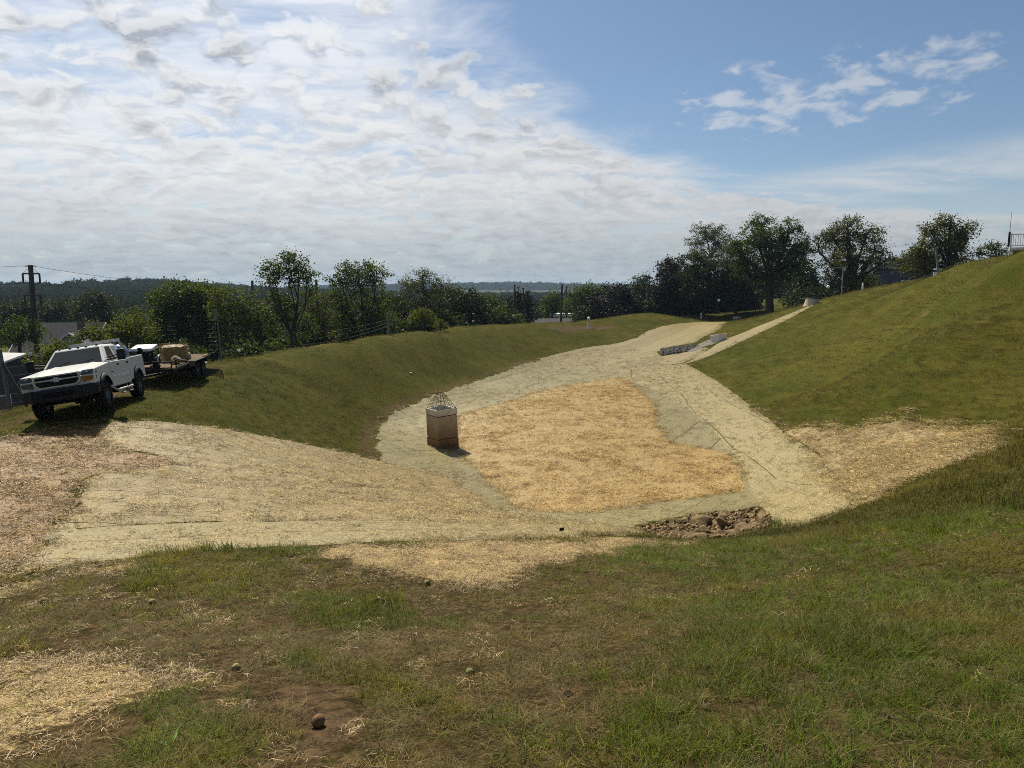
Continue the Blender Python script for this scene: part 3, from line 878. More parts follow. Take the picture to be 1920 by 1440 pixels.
def np_mesh_points(name, P, rot, scl, idx, tint):
    me = bpy.data.meshes.new(name)
    n = len(P)
    me.vertices.add(n)
    me.vertices.foreach_set('co', np.asarray(P, np.float32).ravel())
    a = me.attributes.new('rot', 'FLOAT_VECTOR', 'POINT')
    a.data.foreach_set('vector', np.asarray(rot, np.float32).ravel())
    a = me.attributes.new('scl', 'FLOAT_VECTOR', 'POINT')
    s = np.asarray(scl, np.float32)
    s = np.repeat(s[:, None], 3, 1) if s.ndim == 1 else s
    a.data.foreach_set('vector', s.ravel())
    a = me.attributes.new('idx', 'INT', 'POINT')
    a.data.foreach_set('value', np.asarray(idx, np.int32))
    a = me.attributes.new('tint', 'FLOAT_COLOR', 'POINT')
    a.data.foreach_set('color', np.concatenate([tint, np.ones((n, 1))], 1).astype(np.float32).ravel())
    return me


def fan(r0, r1, dens, half=R(40)):
    n = int(half * (r1 * r1 - r0 * r0) * dens)
    r = np.sqrt(rng.uniform(r0 * r0, r1 * r1, n))
    a = rng.uniform(-half, half, n)
    return r * np.sin(a), r * np.cos(a)


def straw_cover(x, y, margin=0.0):
    """1 on matting and straw sheets"""
    c = np.zeros(len(x), bool)
    for k in ('bank_top', 'bank_mid', 'bank_low', 'floor', 'far_channel', 'right_strip', 'side_chute', 'swale', 'left_loose', 'gold', 'riprap', 'stones'):
        c |= edge_dist(REG[k], x, y) > margin
    return c


def mixc(a, b, t):
    return np.asarray(a)[None] * (1 - t[:, None]) + np.asarray(b)[None] * t[:, None]


def grass_tint(x, y, vary=0.18):
    n1, n2, n3 = fbm(x, y, 0.17, 3), fbm(x + 40, y, 0.9, 3), fbm(x, y + 70, 3.2, 2)
    c = mixc((0.039, 0.051, 0.0055), (0.067, 0.065, 0.009), sst(n1, 0.38, 0.62))
    t = sst(n2, 0.5, 0.75)[:, None]
    c = c * (1 - t * 0.7) + np.array([[0.088, 0.067, 0.018]]) * t * 0.7
    t = sst(n3, 0.55, 0.8)[:, None] * 0.6
    c = c * (1 - t) + np.array([[0.036, 0.064, 0.010]]) * t
    c = c * (0.72 + 0.56 * fbm(x + 21, y + 5, 0.6, 4))[:, None]
    return c * rng.uniform(1 - vary, 1 + vary, (len(x), 1))


def dry_field(x, y):
    """how dead the turf is: the left and middle of the near slope are brown, the right is green"""
    r = np.hypot(x, y)
    d = sst(-(x - 0.12 * y), -2.0, 0.8) * sst(-r, -13, -8)
    for k in ('green_a', 'green_b', 'green_c', 'green_d', 'green_e'):
        d = d - 0.9 * sst(edge_dist(REG[k], x, y) + 0.5 * (fbm(x, y, 2.0, 3) - 0.5), -0.2, 0.25)
    for k in ('bare_a', 'bare_b', 'bare_c'):
        d = d + 0.5 * sst(edge_dist(REG[k], x, y), -0.15, 0.2)
    return np.clip(d * 0.9 - 0.13 + 1.0 * (fbm(x + 7, y, 0.8, 3) - 0.5) + 0.5 * (fbm(x, y + 3, 3.0, 2) - 0.5), 0, 1)


def lay_grass():
    # near: single tufts
    xs, ys = fan(1.9, 6.5, 430)
    x2, y2 = fan(6.5, 13, 150)
    x, y = np.concatenate([xs, x2]), np.concatenate([ys, y2])
    big = np.concatenate([np.ones(len(xs)), np.full(len(x2), 1.35)])
    st, dr, _ = ground_masks(x, y)
    dry = dry_field(x, y)
    clump = fbm(x + 11, y, 1.7, 3)
    keep = rng.uniform(size=len(x)) > np.clip(st * 1.25 + 0.6 * (fbm(x, y, 4.0, 3) - 0.5), 0, 0.96)
    keep &= rng.uniform(size=len(x)) > sst(clump, 0.56, 0.38) * 0.85 * np.clip(dry + 0.35, 0, 1)
    for k in ('bare_a', 'bare_b', 'bare_c'):
        keep &= rng.uniform(size=len(x)) > 0.70 * sst(edge_dist(REG[k], x, y) + 0.7 * (fbm(x, y, 4.0, 3) - 0.5), -0.1, 0.2)
    keep &= ~straw_cover(x, y, 0.05)
    x, y, big, dry, clump = x[keep], y[keep], big[keep], dry[keep], clump[keep]
    n = len(x)
    g = grass_tint(x, y, 0.5) * np.array([[2.4, 2.7, 2.3]])
    tan = mixc((0.060, 0.041, 0.017), (0.38, 0.285, 0.14), rng.uniform(size=n) ** 1.7) * rng.uniform(0.6, 1.3, (n, 1))
    isdry = rng.uniform(size=n) < np.clip(dry * 1.05, 0.12, 0.88)
    c = np.where(isdry[:, None], tan, g)
    grey = rng.uniform(size=n) < 0.18
    c = np.where(grey[:, None], mixc((0.11, 0.125, 0.050), (0.22, 0.225, 0.11), rng.uniform(size=n)), c)
    lush = (fbm(x + 3, y + 8, 0.55, 2) > 0.58) & ~isdry
    idx = np.where(isdry, rng.choice([1, 3, 3], n), np.where(lush, rng.choice([0, 2, 2], n), rng.choice([0, 1, 0, 3], n)))
    P = np.stack([x, y, height(x, y)], -1)
    rot = np.stack([rng.normal(0, 0.1, n), rng.normal(0, 0.1, n), rng.uniform(0, 6.28, n)], -1)
    scatter('grass', 'near', P, rot, big * rng.uniform(0.7, 1.25, n) * np.where(dry > 0.5, 0.85, 1.0), idx, c, 'matted mown grass, part dead, on the near slope', 'grass')
    # middle distance
    x, y = fan(12, 45, 26, R(42))
    keep = ~straw_cover(x, y, 0.12)
    st, dr, _ = ground_masks(x, y)
    keep &= rng.uniform(size=len(x)) > np.clip(st * 1.3 + dr * 0.9 + 0.5 * (fbm(x, y, 2.0, 3) - 0.5), 0, 0.97)
    x, y = x[keep], y[keep]
    n = len(x)
    P = np.stack([x, y, height(x, y)], -1)
    rot = np.stack([rng.normal(0, 0.1, n), rng.normal(0, 0.1, n), rng.uniform(0, 6.28, n)], -1)
    tall = sst(x - 0.55 * y, -1, 3) * sst(-y, -24, -14)
    scatter('grass', 'mid', P, rot, rng.uniform(0.7, 1.2, n) * (1 + 0.25 * tall), np.where(rng.uniform(size=n) < 0.06 + 0.3 * tall, 2, rng.integers(0, 2, n)), grass_tint(x, y), 'green grass on the dam slope, the right bank and the near hillside', 'grass')
    # far slopes
    x, y = fan(44, 130, 3.6, R(40))
    keep = ~straw_cover(x, y, 0.3)
    st, dr, _ = ground_masks(x, y)
    keep &= rng.uniform(size=len(x)) > np.clip(dr * 1.2, 0, 0.95)
    x, y = x[keep], y[keep]
    n = len(x)
    P = np.stack([x, y, height(x, y)], -1)
    rot = np.stack([rng.normal(0, 0.1, n), rng.normal(0, 0.1, n), rng.uniform(0, 6.28, n)], -1)
    scatter('grass', 'far', P, rot, rng.uniform(0.7, 1.2, n), rng.integers(0, 2, n), grass_tint(x, y), 'grass on the far slopes and the hill crest', 'grass')


def lay_straw():
    # near: bare handfuls and thinning patches on the slope
    x, y = fan(1.9, 13, 150)
    st, dr, _ = ground_masks(x, y)
    brk = fbm(x, y, 2.2, 4) - 0.5
    pr = np.clip(st * 1.45 + 1.5 * brk * (st > 0.02) - 0.15, 0, 1) + 0.06 * sst(dry_field(x, y), 0.3, 0.9) * sst(-x, -1.2, 1.0) + 0.012 * sst(np.hypot(x, y), 4, 5)
    keep = (rng.uniform(size=len(x)) < pr * 0.8) & ~straw_cover(x, y, 0.3)
    x, y = x[keep], y[keep]
    n = len(x)
    c = mixc((0.14, 0.098, 0.046), (0.55, 0.42, 0.225), rng.uniform(size=n) ** 1.2)
    P = np.stack([x, y, height(x, y) + 0.005], -1)
    rot = np.stack([rng.normal(0, 0.12, n), rng.normal(0, 0.12, n), rng.uniform(0, 6.28, n)], -1)
    scatter('scattered_straw', 'straw', P, rot, rng.uniform(0.6, 1.15, n), rng.integers(0, 3, n), c, 'pale straw stalks strewn over the near slope', 'straw')
    # middle: over loose straw sheets and mats
    XS, YS, CS, SC = [], [], [], []
    for k, dens, lo, hi, sc, fringe in (('gold', 34, (0.14, 0.080, 0.020), (0.60, 0.43, 0.165), 0.8, 0.45), ('left_loose', 40, (0.075, 0.046, 0.015), (0.40, 0.27, 0.105), 0.75, 0.4),
                                ('swale', 24, (0.12, 0.088, 0.036), (0.56, 0.44, 0.21), 0.8, 0.7), ('swale_rim', 22, (0.12, 0.088, 0.036), (0.56, 0.44, 0.21), 0.8, 0.2),
                                ('bank_top', 22, (0.09, 0.066, 0.024), (0.58, 0.46, 0.21), 0.6, 0.0), ('bank_mid', 28, (0.09, 0.066, 0.024), (0.58, 0.46, 0.21), 0.55, 0.0), ('bank_low', 40, (0.10, 0.076, 0.030), (0.60, 0.49, 0.24), 0.42, 0.1),
                                ('right_strip', 14, (0.11, 0.09, 0.04), (0.60, 0.50, 0.26), 0.65, 0.15), ('floor', 7, (0.12, 0.10, 0.05), (0.40, 0.34, 0.17), 0.7, 0.1)):
        P = REG[k]
        lo2, hi2 = P.min(0) - 1, P.max(0) + 1
        n = int((hi2 - lo2).prod() * dens)
        x, y = rng.uniform(lo2[0], hi2[0], n), rng.uniform(lo2[1], hi2[1], n)
        d = edge_dist(P, x, y)
        keep = rng.uniform(size=n) < sst(d + 0.8 * (fbm(x, y, 0.9, 3) - 0.5), -fringe - 0.05, 0.15)
        if k == 'left_loose':
            keep &= (np.abs(x) < y * 0.85)
        keep &= rng.uniform(size=n) < 0.45 + 1.1 * (fbm(x, y, 0.6, 3) - 0.3)
        if k == 'floor':
            keep &= edge_dist(REG['gold'], x, y) < 0
        x, y = x[keep], y[keep]
        XS.append(x), YS.append(y), SC.append(np.full(len(x), sc)), CS.append(mixc(lo, hi, rng.uniform(size=len(x))))
    x, y, c, sc = np.concatenate(XS), np.concatenate(YS), np.concatenate(CS), np.concatenate(SC)
    n = len(x)
    P = np.stack([x, y, height(x, y) + 0.055], -1)
    rot = np.stack([rng.normal(0, 0.12, n), rng.normal(0, 0.12, n), rng.uniform(0, 6.28, n)], -1)
    scatter('scattered_straw', 'straw_mid', P, rot, sc * rng.uniform(0.7, 1.2, n), rng.integers(0, 3, n), c, 'loose stalks on the blankets and the golden floor of the basin', 'straw')


lay_grass()
lay_straw()

# ------------------------------------------------------------------ plain materials
M['white_paint'] = simple('white vehicle paint', (0.56, 0.57, 0.56), 0.28, 0, 0.06, 2, 0.5)
M['black_plastic'] = simple('black plastic', (0.007, 0.007, 0.008), 0.55, 0, 0.2, 6, 0.25)
M['tyre'] = simple('tyre rubber', (0.009, 0.0085, 0.008), 0.9, 0, 0.3, 12, 0.15, 0.4, 60)
M['rim'] = simple('dull rim', (0.10, 0.10, 0.105), 0.4, 0.7, 0.2, 8)
M['chrome'] = simple('chrome trim', (0.42, 0.42, 0.40), 0.25, 1.0, 0.05)
M['glass'] = simple('dark vehicle glass', (0.010, 0.018, 0.022), 0.08, 0, 0.1, 3, 0.35)
M['dark_inside'] = simple('dark interior', (0.008, 0.008, 0.008), 0.9, 0, 0.1, 3, 0.1)
M['lamp_glass'] = simple('headlight lens', (0.07, 0.078, 0.088), 0.12, 0.2, 0.4, 14)
M['amber'] = simple('amber lens', (0.22, 0.085, 0.02), 0.2, 0, 0.2, 8)
M['grille'] = simple('grille mesh', (0.010, 0.011, 0.013), 0.6, 0.0, 0.4, 30, 0.2)
M['emblem'] = simple('pale emblem', (0.36, 0.42, 0.44), 0.3, 0.5, 0.1)
M['steel_grey'] = simple('grey painted steel', (0.33, 0.34, 0.34), 0.5, 0.3, 0.2, 5)
M['steel_black'] = simple('black painted steel', (0.008, 0.008, 0.009), 0.75, 0.0, 0.4, 6, 0.12)
M['rust_bar'] = simple('weathered rebar', (0.085, 0.06, 0.045), 0.8, 0.2, 0.4, 20)
M['plank'] = simple('weathered deck plank', (0.13, 0.095, 0.052), 0.9, 0, 0.4, 5, 0.1, 0.4, 40)
M['blue_tarp'] = simple('blue plastic', (0.035, 0.16, 0.42), 0.35, 0, 0.4, 9, 0.5, 0.6, 12)
M['white_sheet'] = simple('white sheet metal', (0.62, 0.63, 0.62), 0.45, 0, 0.12, 3)
M['sack'] = simple('pale rolled netting', (0.30, 0.25, 0.15), 0.9, 0, 0.3, 9, 0.2, 0.6, 30)
M['bale'] = mat_straw('baled straw', (0.10, 0.064, 0.020), (0.36, 0.25, 0.095), 0.0, (0.28, 0.185, 0.075), grain=40, stretch=(1, 4))
M['concrete'] = simple('pale precast concrete', (0.36, 0.335, 0.28), 0.85, 0, 0.16, 5, 0.25, 0.4, 60)
M['wood_pole'] = simple('weathered pole timber', (0.055, 0.048, 0.040), 0.9, 0, 0.3, 6, 0.2)
M['wood_grey'] = simple('greyed pole timber', (0.15, 0.145, 0.13), 0.9, 0, 0.25, 6, 0.2)
M['wire'] = simple('line wire', (0.05, 0.05, 0.052), 0.6, 0.3)
M['globe'] = simple('white lamp globe', (0.80, 0.80, 0.78), 0.3, 0, 0.03)
M['roof_grey'] = simple('grey shingles', (0.055, 0.055, 0.06), 0.9, 0, 0.3, 3, 0.2)
M['roof_metal'] = simple('grey metal roof', (0.20, 0.21, 0.225), 0.55, 0.2, 0.15, 0.8)
M['wall_dark'] = simple('dark boarding', (0.050, 0.050, 0.050), 0.85, 0, 0.25, 2, 0.2)
M['wall_pale'] = simple('pale siding', (0.22, 0.215, 0.19), 0.8, 0, 0.15, 2, 0.2)
M['wall_white'] = simple('white siding', (0.62, 0.63, 0.62), 0.8, 0, 0.1, 2, 0.2)
M['wall_blue'] = simple('slate blue boarding', (0.045, 0.050, 0.072), 0.8, 0, 0.2, 1, 0.2)
M['pane'] = simple('house pane', (0.02, 0.022, 0.026), 0.1, 0, 0.1, 1, 0.6)
M['husk_green'] = simple('green walnut husk', (0.15, 0.155, 0.036), 0.75, 0, 0.3, 30, 0.3, 0.4, 120)
M['husk_tan'] = simple('tan walnut husk', (0.23, 0.185, 0.070), 0.8, 0, 0.3, 30, 0.3, 0.4, 120)
M['husk_brown'] = simple('rotting walnut husk', (0.16, 0.085, 0.036), 0.8, 0, 0.5, 25, 0.3, 0.5, 90)
M['clod'] = simple('dark clod', (0.022, 0.016, 0.011), 0.95, 0, 0.5, 30, 0.1, 0.8, 60)
def mat_tuft():
    m, t = mat_new('tuft grass')
    c = t.mix(t.noise(t.n('TexCoord').outputs['Object'], 9, 3), (0.06, 0.10, 0.012), (0.13, 0.15, 0.03))
    mx = t.n('MixShader', {0: 0.45, 1: t.n('BsdfPrincipled', {'Base Color': c, 'Roughness': 0.6}).outputs[0], 2: t.n('BsdfTranslucent', {'Color': c}).outputs[0]})
    t.put(t.n('OutputMaterial').inputs[0], mx.outputs[0])
    return m


M['tuft'] = mat_tuft()
M['leaf_bright'] = simple('bright grass leaf', (0.13, 0.24, 0.030), 0.5, 0, 0.2, 12)
M['gravel'] = simple('gravel yard', (0.135, 0.13, 0.125), 0.95, 0, 0.45, 6, 0.1, 0.6, 18)
M['asphalt'] = simple('asphalt drive', (0.075, 0.075, 0.08), 0.9, 0, 0.2, 3, 0.2)


def mat_rock():
    m, t = mat_new('rip rap rock')
    co = t.n('NewGeometry').outputs['Position']
    ri = t.n('ObjectInfo').outputs['Random']
    n = t.noise(co, 4.0, 6, 0.65)
    c = t.mix(t.sstep(n, 0.3, 0.7), (0.060, 0.040, 0.018), (0.27, 0.19, 0.090))
    c = t.mix(t.m('MULTIPLY', ri, 0.6), c, t.mix(n, (0.05, 0.038, 0.022), (0.20, 0.15, 0.085)))
    bp = t.n('Bump', {'Strength': 0.6, 'Distance': 0.05, 'Height': t.noise(co, 14, 5, 0.65)})
    b = t.n('BsdfPrincipled', {'Base Color': c, 'Roughness': 0.9, 'Specular IOR Level': 0.2, 'Normal': bp.outputs[0]})
    t.put(t.n('OutputMaterial').inputs[0], b.outputs[0])
    return m


def mat_riser(name, top, bot, z0, z1, stain=0.5):
    """concrete stained by high water: a tide line of silt that fades upward"""
    m, t = mat_new(name)
    co = t.n('TexCoord').outputs['Object']
    z = t.n('SeparateXYZ', {0: co}).outputs[2]
    n = t.noise(co, 2.4, 6, 0.65)
    drip = t.noise(t.n('VectorMath', {0: co, 1: (7, 7, 0.5)}, operation='MULTIPLY').outputs[0], 1.0, 5, 0.6)
    f = t.sstep(t.m('ADD', z, t.m('MULTIPLY', t.m('SUBTRACT', n, 0.5), 0.9)), z0, z1)
    c = t.mix(f, bot, top)
    c = t.mix(t.m('MULTIPLY', t.sstep(drip, 0.55, 0.85), stain * 0.6), c, tuple(k * 0.5 for k in bot))
    bp = t.n('Bump', {'Strength': 0.3, 'Distance': 0.01, 'Height': t.noise(co, 40, 4)})
    b = t.n('BsdfPrincipled', {'Base Color': c, 'Roughness': 0.88, 'Specular IOR Level': 0.25, 'Normal': bp.outputs[0]})
    t.put(t.n('OutputMaterial').inputs[0], b.outputs[0])
    return m


M['rock'] = mat_rock()
gz = lambda x, y: float(height(np.array([x]), np.array([y]))[0])


# ------------------------------------------------------------------ the outlet riser
def build_riser():
    fx, fy = hit([(823, 842)])[0]
    a = R(36)
    e1, e2 = np.array([math.cos(a), math.sin(a)]), np.array([-math.sin(a), math.cos(a)])
    w = 1.2
    cx, cy = np.array([fx, fy]) + (e1 + e2) * w / 2
    root = empty('outlet_riser', (cx, cy, gz(fx, fy) - 0.12), 'square stained concrete riser with a wire cage on top, on the basin floor', 'riser', None, (R(0.5), R(-2.6), a))
    base = mat_riser('riser base', (0.23, 0.145, 0.070), (0.125, 0.070, 0.030), 0.1, 0.7, 0.6)
    mid = mat_riser('riser middle', (0.42, 0.34, 0.225), (0.235, 0.145, 0.070), 0.55, 1.85, 0.6)
    MB().box((0, 0, 0.29), (1.20, 1.20, 0.58)).build('base_section', base, root, 0.008)
    MB().box((0, 0, 1.2), (1.10, 1.10, 1.24)).build('joint_core', M['dark_inside'], root)
    mm = MB()
    mm.box((0, 0, 1.195), (1.17, 1.17, 1.165)).build('middle_section', mid, root, 0.008)
    MB().box((0.19, -0.587, 1.2), (0.018, 0.012, 1.12)).build('form_seam', M['concrete'], root)
    cap = MB()
    z0, z1, o, i = 1.815, 2.13, 0.60, 0.46
    for s in (-1, 1):
        cap.box((0, s * (o + i) / 2, (z0 + z1) / 2), (2 * o, o - i, z1 - z0))
        cap.box((s * (o + i) / 2, 0, (z0 + z1) / 2), (o - i, 2 * i - 0.004, z1 - z0))
    cap.build('cap', mat_riser('riser cap', (0.60, 0.56, 0.47), (0.46, 0.40, 0.31), 1.7, 2.0, 0.25), root, 0.008)
    MB().box((0, 0, 1.83), (0.9, 0.9, 0.03)).build('shaft_floor', M['dark_inside'], root)
    MB().lathe([(0.001, 0.0), (0.022, 0.0), (0.022, 0.02), (0.001, 0.02)], (0.05, -0.62, 2.0), 'y', 10).build('lifting_hole', M['dark_inside'], root)
    cage = MB()
    cage.tube([(-.55, -.55, 2.145), (.55, -.55, 2.145), (.55, .55, 2.145), (-.55, .55, 2.145), (-.55, -.55, 2.145)], 0.014, 6)
    cg = cage.build('trash_cage', M['rust_bar'], root)
    H, top = 0.78, 0.14
    for k in range(4):
        rot = Matrix.Rotation(k * math.pi / 2, 3, 'Z')
        for j in range(4):
            u = -1 + 2 * j / 4
            p0, p1 = rot @ Vector((u * 0.55, -0.55, 2.14)), rot @ Vector((u * top, -top, 2.14 + H))
            MB().tube([p0, p1], 0.0095, 5).build('bar', M['rust_bar'], cg)
    for j in range(1, 5):
        s = 0.55 + (top - 0.55) * j / 4.0
        z = 2.14 + H * j / 4.0
        MB().tube([(-s, -s, z), (s, -s, z), (s, s, z), (-s, s, z), (-s, -s, z)], 0.007, 5).build('bar', M['rust_bar'], cg)
    return root


build_riser()


# ------------------------------------------------------------------ wheels
def wheel(parent, x, y, z, r, w, side, name='wheel', rim_mat='rim', nub=True):
    t = MB()
    k = r - 0.015
    t.lathe([(r * 0.60, -w / 2), (r * 0.90, -w / 2), (k, -w / 2 + 0.04), (r, -w / 2 + 0.07), (r, w / 2 - 0.07), (k, w / 2 - 0.04), (r * 0.90, w / 2), (r * 0.60, w / 2)], (x, y, z), 'y', 32, True)
    if nub:
        for q in range(26):
            a = 2 * math.pi * q / 26
            for s, off in ((-1, 0), (1, 0.5)):
                b = a + off * 2 * math.pi / 26
                t.box((x + (r + 0.004) * math.cos(b), y + s * w * 0.33, z + (r + 0.004) * math.sin(b)), (0.03, w * 0.26, 0.055), (0, -b, 0))
    tyre = t.build(name, M['tyre'], parent)
    f = side * (w / 2 - 0.03)
    m = MB().lathe([(0.001, f - side * 0.03), (r * 0.20, f - side * 0.03), (r * 0.24, f - side * 0.09), (r * 0.52, f - side * 0.06), (r * 0.60, f), (r * 0.605, -f), (0.001, -f)], (x, y, z), 'y', 28)
    for q in range(8):
        a = 2 * math.pi * q / 8
        m.box((x + r * 0.38 * math.cos(a), y + f - side * 0.05, z + r * 0.38 * math.sin(a)), (r * 0.34, 0.03, 0.05), (0, -a, 0))
    m.build('rim', M[rim_mat], tyre)
    return tyre


# ------------------------------------------------------------------ the pickup
def arc(cx, cz, r, a0, a1, n=12):
    return [(cx + r * math.cos(R(a0 + (a1 - a0) * i / n)), cz + r * math.sin(R(a0 + (a1 - a0) * i / n))) for i in range(n + 1)]


def build_truck():
    root = empty('pickup_truck', (-14.084, 23.74, -3.90), 'white crew-cab pickup with black bumper and tow mirrors, parked on the dam crest', 'pickup truck', None, (R(7.82), R(-2.68), R(-75.72)))
    Wp, BK = M['white_paint'], M['black_plastic']
    XF, XR, ZA, RA = 1.94, -1.94, 0.50, 0.57
    # front clip: fenders and apron, arch cut out
    prof = [(1.20, 0.76), (XF - RA, 0.76)] + arc(XF, ZA, RA + 0.03, 154, 30, 12)[0:] + [(2.50, 0.80), (2.82, 0.84), (2.88, 1.00), (2.87, 1.24), (2.80, 1.33), (1.20, 1.45)]
    b = MB()
    for s in (-1, 1):
        b.prism(prof, s * 0.70, s * 1.00)
    b.prism([(1.2, 0.80), (2.45, 0.95), (2.84, 0.86), (2.84, 1.22), (1.2, 1.36)], -0.71, 0.71)
    b.prism([(-1.10, 0.62), (1.195, 0.62), (1.195, 1.45), (-1.10, 1.45)], -0.975, 0.975)     # cab lower shell
    b.build('body', Wp, root, 0.035)
    # hood: crowned sheet with two raised creases
    nx, ny = 10, 17
    vs, fs = [], []
    for i in range(nx):
        u = i / (nx - 1)
        x = 2.845 - u * 1.65
        for j in range(ny):
            v = -1 + 2 * j / (ny - 1)
            y = v * (0.90 - 0.02 * u)
            z = 1.315 + 0.155 * u - 0.05 * (1 - u) ** 4 + 0.035 * (1 - v * v) + 0.022 * math.exp(-((abs(v) - 0.62) / 0.10) ** 2)
            vs.append((x, y, z))
    n = len(vs)
    vs += [(x, y, z - 0.07) for x, y, z in vs]
    for i in range(nx - 1):
        for j in range(ny - 1):
            a = i * ny + j
            fs.append((a, a + 1, a + ny + 1, a + ny))
            fs.append((n + a, n + a + ny, n + a + ny + 1, n + a + 1))
    rim = [j for j in range(ny)] + [i * ny + ny - 1 for i in range(1, nx)] + [(nx - 1) * ny + j for j in range(ny - 2, -1, -1)] + [i * ny for i in range(nx - 2, 0, -1)]
    for a, c in zip(rim, rim[1:] + rim[:1]):
        fs.append((a, c, c + n, a + n))
    MB().add(vs, fs).build('hood', Wp, root, 0, True)
    MB().box((1.17, 0, 1.47), (0.16, 1.66, 0.03), (0, R(14), 0)).build('cowl', BK, root)
    # cab top
    zb, zt = 1.45, 2.04
    bot = [(1.26, -0.93), (1.26, 0.93), (-1.08, 0.93), (-1.08, -0.93)]
    top = [(0.55, -0.70), (0.55, 0.70), (-0.86, 0.70), (-0.86, -0.70)]
    P = [Vector((x, y, zb)) for x, y in bot] + [Vector((x, y, zt)) for x, y in top]
    MB().hexa([tuple(p) for p in P]).build('cab', Wp, root, 0.075, False, 4)

    def pane(name, q, u0, u1, v0, v1, mat, off=0.006, skew=0.0, parent=root):
        """a panel on a cab face: q = lower-left, lower-right, upper-right, upper-left"""
        a, b_, c, d = q
        nrm = (b_ - a).cross(d - a).normalized()
        f = lambda u, v: (a * (1 - u) + b_ * u) * (1 - v) + (d * (1 - u) + c * u) * v
        cs = [f(u0, v0), f(u1, v0), f(u1 - skew, v1), f(u0 + skew, v1)]
        m = MB()
        m.hexa([tuple(p - nrm * 0.01) for p in cs] + [tuple(p + nrm * off) for p in cs])
        return m.build(name, mat, parent, 0.012)
    fr = [P[0], P[1], P[5], P[4]]
    pane('windshield', fr, 0.055, 0.945, 0.04, 0.88, M['glass'])
    lf = [P[1], P[2], P[6], P[5]]
    rt = [P[3], P[0], P[4], P[7]]
    pane('window', lf, 0.13, 0.515, 0.06, 0.86, M['dark_inside'], skew=0.02)
    pane('window', lf, 0.565, 0.90, 0.06, 0.86, M['glass'], skew=0.02)
    pane('window', rt, 0.10, 0.435, 0.06, 0.86, M['glass'], skew=0.02)
    pane('window', rt, 0.485, 0.87, 0.06, 0.86, M['glass'], skew=0.02)
    pane('rear_window', [P[2], P[3], P[7], P[6]], 0.1, 0.9, 0.1, 0.85, M['glass'])
    # doors, slightly proud, with handles and a moulding each
    for s in (-1, 1):
        for x0, x1 in ((0.16, 1.13), (-0.98, 0.145)):
            pr = [(x0, 0.66), (x1, 0.66), (x1, 1.445), (x0, 1.445)]
            if x0 < 0:
                pr = [(-0.86, 0.66), (x1, 0.66), (x1, 1.445), (x0, 1.445), (x0, 1.06), (-0.94, 0.86)]
            d = MB().prism(pr, s * 0.965, s * 0.998).build('door', Wp, root, 0.014)
            MB().box((x0 + 0.14, s * 1.012, 1.33), (0.15, 0.034, 0.075)).build('door_handle', BK, d, 0.01)
            MB().box(((x0 + x1) / 2 + (0.03 if x0 < 0 else 0), s * 1.005, 0.93), (x1 - x0 - (0.14 if x0 < 0 else 0.06), 0.03, 0.10)).build('moulding', Wp, d, 0.012)
        MB().box((1.02, s * 1.002, 1.11), (0.20, 0.012, 0.035)).build('badge', BK, root)
    # cargo bed
    bed = MB()
    pb = [(-3.02, 0.72), (-3.05, 1.02), (-3.04, 1.52), (-1.12, 1.50), (-1.12, 0.70), (XR + RA, 0.70)] + arc(XR, ZA, RA + 0.03, 26, 150, 12) + [(-2.55, 0.72)]
    for s in (-1, 1):
        bed.prism(pb, s * 0.86, s * 1.00)
    bed.prism([(-1.2, 0.78), (-1.12, 0.78), (-1.12, 1.49), (-1.2, 1.49)], -0.86, 0.86)
    bed.prism([(-3.0, 1.02), (-1.2, 1.02), (-1.2, 1.08), (-3.0, 1.08)], -0.86, 0.86)
    bed.build('cargo_bed', Wp, root, 0.03)
    MB().prism([(-3.07, 0.84), (-3.01, 0.84), (-3.01, 1.50), (-3.07, 1.50)], -0.85, 0.85).build('tailgate', Wp, root, 0.015)
    for s in (-1, 1):
        MB().box((-3.03, s * 0.95, 1.25), (0.09, 0.12, 0.34)).build('tail_light', simple('tail lens', (0.30, 0.02, 0.02), 0.2), root, 0.01)
        MB().box((-2.08, s * 0.93, 1.515), (1.85, 0.10, 0.03)).build('rail_cap', BK, root, 0.008)
    # front end
    fx = 2.895
    g = MB()
    ring = [(-0.62, 1.30), (0.62, 1.30), (0.66, 1.16), (0.62, 1.02), (0.50, 0.93), (-0.50, 0.93), (-0.62, 1.02), (-0.66, 1.16)]
    inn = [(-0.56, 1.265), (0.56, 1.265), (0.60, 1.16), (0.565, 1.045), (0.475, 0.97), (-0.475, 0.97), (-0.565, 1.045), (-0.60, 1.16)]
    k = len(ring)
    vs = [(fx + 0.035, y, z) for y, z in ring] + [(fx + 0.035, y, z) for y, z in inn] + [(fx - 0.03, y, z) for y, z in ring] + [(fx - 0.03, y, z) for y, z in inn]
    for i in range(k):
        j = (i + 1) % k
        g.F += [(i, j, k + j, k + i), (2 * k + i, 3 * k + i, 3 * k + j, 2 * k + j), (i, 2 * k + i, 2 * k + j, j), (k + i, k + j, 3 * k + j, 3 * k + i)]
    g.V = vs
    gr = g.build('grille', M['chrome'], root)
    m = MB()
    m.add([(fx - 0.02, y, z) for y, z in inn] + [(fx - 0.05, y, z) for y, z in inn], [tuple(range(k)), tuple(range(2 * k - 1, k - 1, -1))])
    for z in (1.0, 1.04, 1.09, 1.20, 1.235):
        m.box((fx - 0.008, 0, z), (0.02, 1.04, 0.012))
    m.build('grille_mesh', M['grille'], gr)
    MB().box((fx + 0.045, 0, 1.155), (0.035, 1.90, 0.045)).build('chrome_bar', M['chrome'], root, 0.008)
